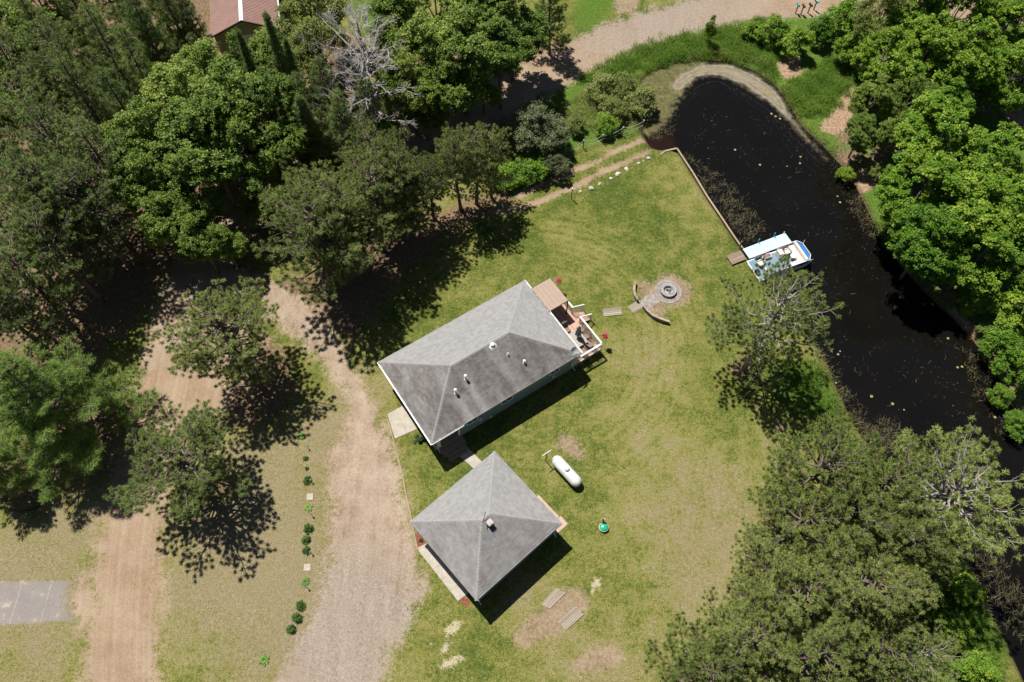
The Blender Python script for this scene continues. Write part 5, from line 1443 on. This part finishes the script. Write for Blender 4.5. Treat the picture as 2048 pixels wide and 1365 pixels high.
# ------------------------------------------------------------------ plank mats
def mat_boards(name, pts, n, label, group=None, z=.03, mat='timber', along=0):
    P = np.array([G(*q)[:2] for q in pts]); c = P.mean(0)
    r = empty(name, (c[0], c[1], 0), 0, label, 'plank mat', group)
    a, b, cc, d = P - c                                  # boards run a->b, stacked a->d
    rg = np.random.default_rng(int(pts[0][0]))
    for i in range(n):
        s, e = i / n + .03 / n, (i + 1) / n - .09 / n
        p, q = a + (d - a) * (s + e) / 2, b + (cc - b) * (s + e) / 2
        w = np.linalg.norm(d - a) * (e - s)
        k = rg.uniform(-.03, .03); dd = nrm(q - p)
        g = Geo(); g.bar((*(p + dd * k), z), (*(q + dd * k), z), w, .04, a=rg.uniform(0, 1)); g.build('board', M[mat], r)
    g = Geo()
    for s in (.15, .85):
        p, q = a + (b - a) * s, d + (cc - d) * s
        dd = nrm(q - p); g.bar((*(p + dd * .05), z - .035), (*(q - dd * .05), z - .035), .08, .03)
    g.build('batten', M['timber_d'], r)
    return r
mat_boards('plank_mat', [(1204, 619), (1241, 614), (1245, 630), (1208, 634)], 5, 'grey plank mat on the grass between the deck stairs and the fire pit', 'grey plank mats')
mat_boards('plank_mat', [(1255, 614), (1274, 603), (1286, 617), (1267, 628)], 5, 'grey plank mat at the gap between the two curved walls', 'grey plank mats')
mat_boards('plank_mat', [(1082, 1209), (1112, 1176), (1131, 1187), (1099, 1219)], 6, 'grey plank mat lying on bare soil nearest the garage', 'grey plank mats', .04)
mat_boards('plank_mat', [(1115, 1245), (1150, 1214), (1168, 1230), (1131, 1262)], 6, 'grey plank mat at the outer edge of the bare soil, farther from the garage', 'grey plank mats', .04)

# ------------------------------------------------------------------ fire pit
fc = G(1336, 584); fp = empty('fire_pit', (fc[0], fc[1], 0), 0, 'round stone fire pit with paver surround on the lawn', 'fire pit')
def wedge(r0, r1, th, z0, z1):
    v = [(r * math.cos(t), r * math.sin(t), z) for z in (z0, z1) for r in (r0, r1) for t in (-th, th)]
    g = Geo(); g.add(v, quad=[(0, 1, 3, 2), (4, 6, 7, 5), (0, 4, 5, 1), (2, 3, 7, 6), (0, 2, 6, 4), (1, 5, 7, 3)], a=.5); return g
rng = np.random.default_rng(9)
for r0, r1, n, z in ((.76, .99, 22, .05), (1.0, 1.23, 28, .048)):
    me = wedge(r0, r1, math.pi / n * .95, -.04, z).mesh('paver', M['paver'])
    for k in range(n): inst('paver', me, fp, (0, 0, rng.uniform(-.008, .008)), k * 2 * math.pi / n + r0)
for lv in range(2):
    me = wedge(.47 + .01 * lv, .72, math.pi / 14 * .96, .0, .14).mesh('wall_block', M['block'])
    for k in range(14): inst('wall_block', me, fp, (0, 0, .052 + lv * .145), k * 2 * math.pi / 14 + lv * .22)
g = Geo(); g.lathe([(.43, .02), (.43, .36), (.46, .37), (.46, .02)], 24); g.build('steel_ring', M['block'], fp, True)
g = Geo(); g.cyl((0, 0), .43, .0, .08, 20); g.build('ash_bed', plain('ash', (.30, .29, .29), .95, .3, 8), fp)
g = Geo()
for k in range(3):
    t0, t1 = k * 2.094 + .5, k * 2.094 + 2.6
    p, q = np.array((.36 * math.cos(t0), .36 * math.sin(t0), .12)), np.array((.36 * math.cos(t1), .36 * math.sin(t1), .12)); ap = np.array((.02, .0, .5))
    g.tube([p, ap], .022, 5); g.bar(p, q, .04, .04)
    if k != 1: g.add([p, q, p * .35 + ap * .65, q * .35 + ap * .65], quad=[(0, 1, 3, 2)])
g.build('log_grate', M['galv'], fp)
pth = empty('paver_path', (0, 0, 0)); pth['kind'] = 'structure'
a_, b_ = G(1284, 614)[:2], G(1316, 592)[:2]; d = nrm(b_ - a_); s_ = np.array((-d[1], d[0]))
for i in range(9):
    for j in range(5):
        c = a_ + d * (.02 + i * .19) + s_ * ((j - 2) * .23 + (.06 if i % 2 else 0))
        g = Geo(); g.box((c[0], c[1], .0), (.18, .22, .07 + .01 * ((i * 3 + j) % 3)), math.atan2(d[1], d[0]), a=((i * 5 + j) * .37) % 1); g.build('paver', M['paver'], pth)
def curved_wall(pts, label):
    P = smooth_line(G2(pts, .45), 2); c = P[0]
    r = empty('curved_wall', (c[0], c[1], 0), 0, label, 'garden wall', 'curved low walls by the fire pit')
    P = P - c
    L = np.r_[0, np.cumsum(np.linalg.norm(np.diff(P, axis=0), axis=1))]
    n = int(L[-1] / .42)
    for i in range(n):
        u = [i / n * L[-1], (i + 1) / n * L[-1]]
        p, q = [np.array([np.interp(x, L, P[:, k]) for k in (0, 1)]) for x in u]
        dd = nrm(q - p)
        h = .44 - .04 * (i % 3 == 2)
        g = Geo(); g.bar((*(p + dd * .008), h / 2), (*(q - dd * .008), h / 2), .14, h, a=(i * .41) % 1); g.build('upright_timber', M['timber_d'], r)
        g = Geo(); g.bar((*(p - dd * .0), h + .025), (*(q - dd * .012), h + .025), .20, .045, a=(i * .71) % 1); g.build('cap_board', M['timber'], r)
curved_wall([(1271, 562), (1268, 574), (1268.5, 586), (1272, 594), (1276, 600)], 'short curved low wall upper left of the fire pit')
curved_wall([(1287, 611), (1292, 619), (1308, 632), (1322, 638), (1340, 643)], 'longer curved low wall below the fire pit')

# ------------------------------------------------------------------ stones, rope fence, clothes post, tank, green tub
def stone_mesh(seed, r):
    rg = np.random.default_rng(seed); g = Geo(); n = 9
    prof = [(.02, .62), (.45, .56), (.8, .35), (1.0, .05), (.9, -.2)]
    th = np.arange(n) * 2 * math.pi / n
    v = [(a * math.cos(t) * r * (1 + rg.uniform(-.16, .16)), a * math.sin(t) * r * (.8 + rg.uniform(-.14, .14)), b * r * (1 + rg.uniform(-.15, .15))) for a, b in prof for t in th]
    g.add(v, quad=[(i * n + k, (i + 1) * n + k, (i + 1) * n + (k + 1) % n, i * n + (k + 1) % n) for i in range(4) for k in range(n)], a=rg.uniform(0, 1))
    return g.mesh('stone', M['stone'], False)
for i, (px, py, r, lab) in enumerate(((1182.5, 377, .30, 'grey boulder at the lower left end of the stone row along the boat track'), (1199.4, 369, .22, 'pinkish boulder second from the lower left end of the stone row'), (1222, 358, .2, 'pale round boulder third from the lower left end of the stone row'),
                                      (1236.4, 349, .31, 'long pale boulder in the middle of the stone row'), (1253, 338.5, .25, 'round white boulder right of the middle of the stone row'), (1277, 327.5, .19, 'small pale boulder third from the pond end of the stone row'),
                                      (1286.5, 322.5, .13, 'smallest pale boulder of the stone row'), (1297.5, 317, .2, 'greyish flat boulder nearest the pond in the stone row'), (1161, 384, .18, 'grey stone in the leaf shade at the lower end of the track'))):
    p = G(px, py); o = inst('boulder', stone_mesh(300 + i, r), None, (p[0], p[1], .03), i * 1.3); tag(o, lab, 'boulder', 'boulders along the boat track')
posts = [(1130, 310, 1.0), (1166, 296.5, 1.15), (1204.3, 286, 1.15), (1244, 271, 1.15), (1284, 261, 1.4)]
rf = empty('rope_fence', (0, 0, 0), 0, 'rope fence on thin dark posts beside the boat track', 'fence')
PP = []
for px, py, h in posts:
    p = G(px, py); PP.append((p, h))
    g = Geo(); g.cyl(p[:2], .055, -.1, h, 8, .05); po = g.build('fence_post', M['timber_d'], rf)
    g = Geo(); g.cyl(p[:2], .07, h, h + .05, 8, .03); g.build('post_cap', M['white'], po)
M['rope'] = plain('green_grey_rope', (.34, .38, .30), .9, .15, 8)
for (p, h), (q, k) in zip(PP[:-1], PP[1:]):
    for fr in (.93, .5):
        s = np.linspace(0, 1, 9)
        pts = np.array([p * (1 - u) + q * u for u in s]); pts[:, 2] = (h * (1 - s) + k * s) * fr - .28 * 4 * s * (1 - s)
        g = Geo(); g.tube(pts, .022, 5); g.build('rope', M['rope'], rf)
p = G(1142.5, 398); r = empty('marker_post', (p[0], p[1], 0), 0, 'single grey post with white top standing on the lawn edge below the boat track', 'post')
g = Geo(); g.cyl((0, 0), .05, 0, 1.5, 8); g.build('post', M['bark_pale'], r); g = Geo(); g.cyl((0, 0), .065, 1.5, 1.58, 8); g.build('post_cap', M['white'], r)
p = G(1479, 497); r = empty('leaning_post', (p[0], p[1], 0), R_(20), 'short grey leaning timber post beside the dock ramp', 'post')
g = Geo(); g.bar((0, 0, 0), (.12, .22, .75), .12, .12); g.build('post', M['timber_d'], r)
p = G(1091.4, 922.8); q = G(1101, 901, 1.85); q0 = G(1084, 912, 1.85)
r = empty('clothes_post', (p[0], p[1], 0), math.atan2(q[1] - q0[1], q[0] - q0[0]), 'thin T-shaped clothes line post on the lawn left of the propane tank', 'clothes post')
g = Geo(); g.tube([(0, 0, 0), (0, 0, 1.85)], .035, 8); g.build('post', M['black'], r)
g = Geo(); g.bar((-.42, 0, 1.87), (.42, 0, 1.87), .05, .05); g.build('crossbar', M['galv'], r)
# propane tank
a_, b_ = G(1110, 917, .75), G(1157, 968, .75); c = (a_ + b_) / 2; ang = math.atan2(b_[1] - a_[1], b_[0] - a_[0])
tk = empty('propane_tank', (c[0], c[1], 0), ang, 'long white propane tank lying on the lawn right of the garage', 'tank')
M['tank'] = plain('white_tank_paint', (.62, .62, .62), .42, .12, 2.5, .4)
g = Geo(); Rr, hl = .47, 1.06
prof = [(.001, -hl - .46), (.16, -hl - .44), (.30, -hl - .36), (.41, -hl - .22), (.465, -hl - .05), (Rr, -hl + .03), (Rr, hl - .03), (.465, hl + .05), (.41, hl + .22), (.30, hl + .36), (.16, hl + .44), (.001, hl + .46)]
n = 28; th = np.arange(n) * 2 * math.pi / n
v = [(x, r * math.cos(t), .70 + r * math.sin(t)) for r, x in prof for t in th]
g.add(v, quad=[(i * n + k, i * n + (k + 1) % n, (i + 1) * n + (k + 1) % n, (i + 1) * n + k) for i in range(len(prof) - 1) for k in range(n)]); g.build('shell', M['tank'], tk, True)
g = Geo(); g.lathe([(.19, 1.12), (.19, 1.26), (.17, 1.32), (.10, 1.37), (.001, 1.385)], 18); g.build('valve_dome', M['tank'], tk, True)
for x in (-1.04, 0, 1.04):
    g = Geo(); th_ = np.linspace(0, 2 * math.pi, 25); g.tube([(x, .468 * math.cos(t_), .70 + .468 * math.sin(t_)) for t_ in th_], .008, 4, cap=False); g.build('weld_seam', M['tank'], tk)
for x in (-.75, .75):
    g = Geo(); g.box((x, 0, .13), (.14, .62, .26)); g.box((x, .33, .25), (.12, .06, .12)); g.box((x, -.33, .25), (.12, .06, .12)); g.build('foot', M['concrete'], tk)
# green tub with black pump neck
c = G(1207.5, 1055, .2)
tb = empty('green_tub', (c[0], c[1], 0), 0, 'round sea green domed tub with a black neck standing alone on the lawn', 'tub')
g = Geo(); g.lathe([(.27, 0), (.33, .05), (.34, .18), (.34, .24), (.30, .30), (.18, .36), (.001, .38)], 24); g.build('body', M['green'], tb, True)
g = Geo(); g.lathe([(.35, .20), (.37, .22), (.37, .25), (.34, .26)], 24); g.build('rim', M['trim'], tb, True)
g = Geo(); g.box((.03, .30, .30), (.30, .10, .22)); g.box((-.06, .40, .34), (.12, .14, .50)); g.tube([(-.06, .42, .55), (-.04, .46, .85)], .035, 6); g.tube([(-.28, .26, .02), (-.2, .34, .3)], .03, 5); g.build('neck', M['black'], tb)
g = Geo(); g.lathe([(.055, 0), (.055, .12), (.03, .16), (.001, .17)], 10, (.03, .46, .72)); g.tube([(.03, .46, .6), (.03, .46, .74)], .03, 6); g.build('cap', M['white'], tb)

# ------------------------------------------------------------------ dock, ramp and pontoon boat
DA = R_(24.5)
dk = empty('dock', (23.45, 43.25, 0), DA, 'pale blue dock of four panels reaching into the pond beside the pontoon boat', 'dock')
for i in range(4):
    g = Geo(); g.box((-1.73 + i * 1.155, 0, .17), (1.13, 1.15, .05)); g.build('dock_panel', M['dockp'], dk)
g = Geo()
for y in (-.55, .55): g.bar((-2.3, y, .09), (2.3, y, .09), .05, .11)
g.build('frame', M['galv'], dk)
for x in (-.6, 1.1):
    g = Geo(); g.tube([(x, .66, -1.2), (x, .66, .62)], .035, 8); g.box((x, .62, .1), (.12, .1, .2)); po = g.build('dock_post', M['teal'], dk)
    g = Geo(); g.cyl((x, .66), .055, .62, .72, 8); g.build('post_cap', M['teal'], po)
for x in (2.2,):
    g = Geo(); g.tube([(x, .62, -1.2), (x, .62, .35)], .04, 8); g.build('dock_post', M['white'], dk)
rp = empty('dock_ramp', (20.42, 41.87, 0), DA, 'short brown plank ramp from the lawn onto the dock', 'ramp')
for i in range(6):
    g = Geo(); g.box((0, -.44 + i * .176, .17), (1.5, .165, .04), a=(i * .41) % 1, tilt=R_(1.5)); g.build('board', M['timber_d'], rp)
g = Geo(); g.box((-.6, 0, .07), (.1, .9, .15)); g.box((.6, 0, .07), (.1, .9, .16)); g.build('bearer', M['timber_d'], rp)
bt = empty('pontoon_boat', (24.36, 41.52, 0), R_(23.0), 'white pontoon boat with blue bow cushion moored beside the pale dock', 'boat')
bl, bw_ = 5.7, 2.35
g = Geo()
for y in (-.85, .85):
    g.tube([(-2.8, y, -.28), (2.1, y, -.28), (2.6, y, -.18), (2.9, y, .02)], [.28, .28, .2, .05], 12)
for y in (-.85, .85):
    o_ = None
g.build('pontoons', M['galv'], bt, True)
g = Geo(); g.prism([(-2.8, -1.17), (2.3, -1.17), (2.7, -.95), (2.85, -.5), (2.85, .5), (2.7, .95), (2.3, 1.17), (-2.8, 1.17)], .05, .13); g.build('hull_deck', M['white'], bt)
g = Geo(); g.box((-.35, 0, .136), (4.7, 2.16, .012)); g.build('floor', M['floor'], bt)
def fence(p, q, h=.62, nme='side_panel'):
    g = Geo(); g.bar((*p, .13 + h / 2), (*q, .13 + h / 2), .04, h); f = g.build(nme, M['white'], bt)
    g = Geo(); g.bar((*p, .15 + h), (*q, .15 + h), .06, .05); g.build('rail', M['galv'], f)
fence((-2.0, -1.13), (2.25, -1.13)); fence((.3, 1.13), (2.25, 1.13)); fence((2.27, -1.1), (2.6, -.7)); fence((2.27, 1.1), (2.6, .7)); fence((2.62, -.68), (2.62, .68)); fence((-2.02, 1.13), (-1.0, 1.13), .5)
g = Geo(); g.prism([(2.12, -1.0), (2.3, -.98), (2.56, -.62), (2.58, .62), (2.3, .98), (2.12, 1.0), (2.22, 0)], .62, .70); g.build('bow_cushion', M['blue'], bt)
g = Geo(); g.box((1.62, 0, .32), (.55, 2.1, .36)); cq = g.build('bow_couch', M['vinyl'], bt)
g = Geo(); g.box((2.0, 0, .52), (.2, 2.16, .74)); g.build('couch_back', M['vinyl'], cq)
for k in range(3):
    g = Geo(); g.box((1.60, -.7 + k * .7, .52), (.52, .66, .06)); g.build('cushion', M['vinyl'], cq)
g = Geo(); g.box((.9, -.86, .32), (.9, .46, .36)); sq = g.build('side_couch', M['vinyl'], bt); g = Geo(); g.box((.9, -1.04, .6), (.9, .1, .3)); g.build('couch_back', M['vinyl'], sq)
g = Geo(); g.box((.25, .55, .45), (.55, .62, .62)); g.box((.12, .55, .82), (.3, .56, .14)); cs = g.build('helm_console', M['vinyl'], bt)
g = Geo(); th = np.linspace(0, 2 * math.pi, 17); g.tube([(.50, .55 + .17 * math.cos(x), .82 + .17 * math.sin(x)) for x in th], .018, 6, cap=False); g.tube([(.4, .55, .78), (.5, .55, .82)], .02, 6); g.build('steering_wheel', M['black'], cs)
def boat_chair(x, y, rz):
    c, s = math.cos(rz), math.sin(rz); L = lambda a, b: (x + a * c - b * s, y + a * s + b * c)
    g = Geo(); px, py = L(0, 0); g.cyl((px, py), .06, .14, .42, 8); g.box((px, py, .47), (.46, .46, .12), rz); ch = g.build('boat_chair', M['vinyl'], bt)
    px, py = L(-.22, 0); g = Geo(); g.box((px, py, .72), (.11, .44, .48), rz); g.build('chair_back', M['white'], ch)
    for sg in (-1, 1):
        px, py = L(0, sg * .25); g = Geo(); g.box((px, py, .60), (.36, .07, .07), rz); g.build('arm', M['vinyl'], ch)
boat_chair(.98, .55, R_(180)); boat_chair(-1.95, .35, R_(190)); boat_chair(-1.9, -.6, R_(10))
g = Geo(); g.cyl((1.2, -.12), .04, .14, .58, 8); g.cyl((1.2, -.12), .26, .58, .62, 18); g.build('table', M['white'], bt)
g = Geo(); g.box((-.95, .86, .30), (.85, .42, .30)); bn = g.build('bench', M['vinyl'], bt); g = Geo(); g.box((-.95, .86, .47), (.7, .3, .05)); g.build('cushion', plain('plum_cushion', (.22, .13, .14), .8, .2), bn)
g = Geo(); g.box((-2.6, -.3, .25), (.36, .4, .5)); g.box((-2.62, -.3, .55), (.3, .32, .12)); g.build('outboard_motor', M['black'], bt)
g = Geo(); g.bar((1.1, -1.155, .46), (2.2, -1.155, .46), .012, .34); g.bar((.2, -1.155, .36), (1.1, -1.155, .36), .012, .12); g.build('side_stripe', M['navy'], bt)
g = Geo(); g.tube([(2.6, -.9, .1), (2.95, -.95, .25)], .015, 5); g.tube([(2.7, .7, .7), (3.05, .95, .72)], .015, 5); g.build('mooring_hook', M['galv'], bt)

# ------------------------------------------------------------------ driveway planting
rng = np.random.default_rng(21)
bm_ = [bush_mesh(s) for s in (401, 402)]; hm_ = [hosta_mesh(s) for s in (411, 412)]
DB = 'clipped bushes in the row beside the driveway'
for kind, px, py, r, lab in (('h', 603, 874, .48, 'bright green hosta at the top of the planted row beside the driveway'), ('b', 612, 918, .25, 'small clipped bush second from the top of the planted row'), ('b', 614, 938, .2, 'smallest clipped bush in the planted row, above a larger one with a stake'),
                             ('b', 615.5, 962, .38, 'clipped bush just above the upper square paver'), ('h', 617, 1016, .46, 'bright green hosta just below the upper square paver'), ('b', 617, 1058, .46, 'clipped bush below the hosta, largest of three in a line'),
                             ('b', 613, 1081, .4, 'clipped bush in the middle of three in a line'), ('b', 613.5, 1102, .36, 'clipped bush lowest of three in a line, above the lower paver'), ('h', 611, 1164, .46, 'dark hosta just below the lower square paver'),
                             ('b', 602, 1212, .4, 'clipped bush uppermost of the lower three'), ('b', 594.5, 1237, .42, 'clipped bush in the middle of the lower three'), ('b', 582.5, 1260, .4, 'clipped bush lowest of the lower three'),
                             ('h', 529, 1321, .5, 'bright green hosta alone near the bottom edge beside the driveway'), ('b', 842, 1081, .2, 'tiny clipped bush in the red mulch at the garage corner')):
    p = G(px, py)
    me = (hm_ if kind == 'h' else bm_)[int(rng.integers(2))]
    o = inst('hosta' if kind == 'h' else 'clipped_bush', me, None, (p[0], p[1], 0), rng.uniform(0, 6), (r / .5 * .84 * rng.uniform(.9, 1.1), r / .5 * .84 * rng.uniform(.9, 1.1), r / .5 * .8))
    tag(o, lab, 'plant' if kind == 'h' else 'bush', None if kind == 'h' else DB)
for px, py, lab in ((190, 457, 'square pale paver between the planted bushes, upper one'), (173, 905, 'square pale paver between the planted bushes, lower one')):
    p = G(560 + px / 3.171, 850 + py / 3.171)
    g = Geo(); g.box((0, 0, .02), (.5, .5, .05)); o = g.build('square_paver', M['concrete'], None, loc=(p[0], p[1], 0), rz=.05); tag(o, lab, 'paver', 'square pavers in the planted row')
g = Geo(); g.tube([(0, 0, 0), (0, 0, .38)], .018, 6); g.cyl((0, 0), .055, .38, .50, 10); g.cyl((0, 0), .075, .50, .53, 10); sl_me = g.mesh('garden_light', M['black'])
for px, py, lab in ((178, 148, 'black garden stake light below the top hosta'), (201, 362, 'black garden stake light beside the bush above the upper paver'), (203, 576, 'black garden stake light below the middle hosta'), (199, 816, 'black garden stake light beside the lowest of three bushes'),
                    (176, 1036, 'black garden stake light below the dark hosta'), (86, 1272, 'black garden stake light beside the lowest bush of the row')):
    p = G(560 + px / 3.171, 850 + py / 3.171); o = inst('garden_light', sl_me, None, (p[0], p[1], 0)); tag(o, lab, 'garden light', 'stake lights along the driveway')
# pots and rocks by the porch corner
for i, (px, py, lab) in enumerate(((839, 883, 'dark flower pot at the house corner, left of a pair'), (846, 878.5, 'dark flower pot at the house corner, right of a pair'))):
    p = G(px, py); r = empty('flower_pot', (p[0], p[1], 0), i, lab, 'flower pot', 'dark pots by the house corner')
    g = Geo(); g.lathe([(.001, .01), (.12, .01), (.17, .32), (.19, .34), (.16, .34), (.15, .28), (.001, .28)], 16); g.build('pot', M['black'], r, True)
    inst('foliage', bm_[i], r, (0, 0, .28), 0, (.3, .3, .35))
for px, py, s, lab in ((834, 873, .9, 'silvery leafed plant on the grass by the house corner, upper one'), (830, 884, .8, 'silvery leafed plant on the grass by the house corner, lower one')):
    p = G(px, py); o = inst('silver_plant', bush_mesh(int(px), .22, .3, 'willow', 40, 30, .05), None, (p[0], p[1], 0), 0, (s,) * 3); tag(o, lab, 'plant', 'silvery plants by the house corner')

# ------------------------------------------------------------------ edges of the photo
# red-roofed garage at the top
p = G(482, 41, 4.2)
rg_ = empty('red_roofed_garage', (p[0], p[1], 0), R_(12), 'taupe garage with brick-red ribbed metal roof and white ridge at the top edge', 'garage')
wd, dp, ze, zt = 3.55, 11.0, 2.65, 4.2
M['redroof'] = plain('brick_red_metal_roof', (.33, .205, .17), .5, .10, 1.2, .3)
g = Geo(); g.add([(-wd, 0, ze), (0, 0, zt), (0, dp, zt), (-wd, dp, ze), (wd, 0, ze), (wd, dp, ze)] , quad=[(0, 1, 2, 3), (1, 4, 5, 2)])
g.add([(-wd, 0, ze - .08), (0, 0, zt - .08), (0, dp, zt - .08), (-wd, dp, ze - .08), (wd, 0, ze - .08), (wd, dp, ze - .08)], quad=[(3, 2, 1, 0), (2, 5, 4, 1)])
rr = g.build('roof', M['redroof'], rg_)
g = Geo()
for i in range(46):
    y = .1 + i * .235
    for sx in (-1, 1): g.bar((sx * .1, y, zt - .1 * (zt - ze) / wd + .02), (sx * (wd - .02), y, ze + .028), .05, .035)
o = g.build('roof_ribs', M['redroof'], rr); o['kind'] = 'stuff'
g = Geo()
for sx in (-1, 1): g.add([(0, -.03, zt + .05), (0, dp, zt + .05), (sx * .20, dp, zt - .04), (sx * .20, -.03, zt - .04)], quad=[(0, 1, 2, 3) if sx < 0 else (3, 2, 1, 0)])
g.build('ridge_cap', M['white'], rg_)
g = Geo()
for sx in (-1, 1): g.bar((0, -.04, zt - .08), (sx * wd, -.04, ze - .08), .04, .16)
g.build('barge_board', M['steel'], rg_)
g = Geo(); g.bar((wd + .06, 0, ze - .03), (wd + .06, dp, ze - .03), .12, .11); g.build('gutter', M['galv'], rg_)
g = Geo(); n = 9
for i in range(n):
    z0, z1 = ze - .15 + i * (zt - ze) / n, ze - .15 + (i + 1) * (zt - ze) / n
    h0, h1 = (wd - .3) * (1 - i / n), (wd - .3) * (1 - (i + 1) / n)
    g.add([(-h0, .33, z0), (h0, .33, z0), (h1, .36, z1), (-h1, .36, z1), (-h0, .36, z0), (h0, .36, z0)], quad=[(0, 1, 2, 3), (4, 5, 1, 0)])
g.build('gable', M['siding_t'], rg_)
lap_wall('wall', rg_, (-wd + .3, .35), (wd - .3, .35), 0, ze - .15, M['siding_t'], .2)
lap_wall('wall', rg_, (-wd + .3, dp - .3), (-wd + .3, .35), 0, ze - .15, M['siding_t'], .2)
lap_wall('wall', rg_, (wd - .3, .35), (wd - .3, dp - .3), 0, ze - .15, M['siding_t'], .2)
g = Geo(); g.box((-.6, .30, 1.1), (2.6, .05, 2.1)); g.build('garage_door', M['white'], rg_)
# mailboxes
for i, (px, py, m, lab) in enumerate(((1597, 10, 'teal', 'bright teal mailbox on a post, leftmost of the roadside mailboxes'), (1608, 12, 'steel', 'dark brown mailbox, second from the left by the road'),
                                      (1622, 10, 'black', 'black mailbox, third from the left by the road'), (1634, 3, 'teal', 'blue mailbox at the top edge, rightmost by the road'))):
    p = G(px, py, 1.1); r = empty('mailbox', (p[0], p[1], 0), R_(100 + 8 * i), lab, 'mailbox', 'mailboxes along the road')
    g = Geo(); g.box((0, 0, .5), (.10, .10, 1.0)); g.build('post', M['timber_d'], r)
    g = Geo(); th = np.linspace(0, math.pi, 8); prof = [(-.1, 0), (.1, 0)] + [(.1 * math.cos(t), .14 + .1 * math.sin(t)) for t in th]
    m_ = len(prof); v = [(x, y, 1.0 + z) for x in (-.26, .26) for y, z in prof]
    g.add(v, quad=[(k, (k + 1) % m_, m_ + (k + 1) % m_, m_ + k) for k in range(m_)], tri=[(0, k + 1, k) for k in range(1, m_ - 1)] + [(m_, m_ + k, m_ + k + 1) for k in range(1, m_ - 1)]); g.build('box', M[m], r)
    g = Geo(); g.box((.1, .12, 1.2), (.03, .02, .18)); g.build('flag', M['flower'], r)
# orange boards under the lower right pines, small bird house, edging under the big white pine
p = G(1608, 1112); r = empty('board_pile', (p[0], p[1], 0), R_(15), 'orange brown boards lying under the lower right pines', 'boards')
rng = np.random.default_rng(77)
for k in range(7):
    g = Geo(); g.bar((-1.1 + rng.uniform(-.2, .2), -.5 + k * .17, .03 + .03 * (k % 2)), (1.1 + rng.uniform(-.2, .2), -.5 + k * .17 + rng.uniform(-.15, .15), .03 + .03 * (k % 2)), .15, .03, a=rng.random()); g.build('board', plain('orange_board', (.55, .27, .12), .8, .2, 3, .1, rnd=.15) if k == 0 else bpm, r)
    if k == 0: bpm = r.children[0].data.materials[0]
p = G(1473, 633, 2.0); r = empty('bird_house', (p[0], p[1], 0), .5, 'small white bird house on a pole under the open olive pine', 'bird house')
g = Geo(); g.tube([(0, 0, 0), (0, 0, 1.9)], .03, 6); g.build('pole', M['black'], r)
g = Geo(); g.box((0, 0, 2.02), (.22, .30, .26)); g.build('box', M['white'], r)
g = Geo(); g.add([(-.17, -.2, 2.13), (0, -.2, 2.28), (0, .2, 2.28), (-.17, .2, 2.13), (.17, -.2, 2.13), (.17, .2, 2.13)], quad=[(0, 1, 2, 3), (1, 4, 5, 2)]); g.build('roof', M['white'], r)
ew = empty('edging_wall', (0, 0, 0), 0, 'dark curved edging board under the light green white pine at the left edge', 'edging')
EP = smooth_line(G2([(20, 1020), (45, 1024), (70, 1020), (85, 1010)]), 2)
for p, q in zip(EP[:-1:2], EP[2::2]):
    g = Geo(); g.bar((*p, .12), (*q, .12), .05, .26); g.build('board', M['steel'], ew)
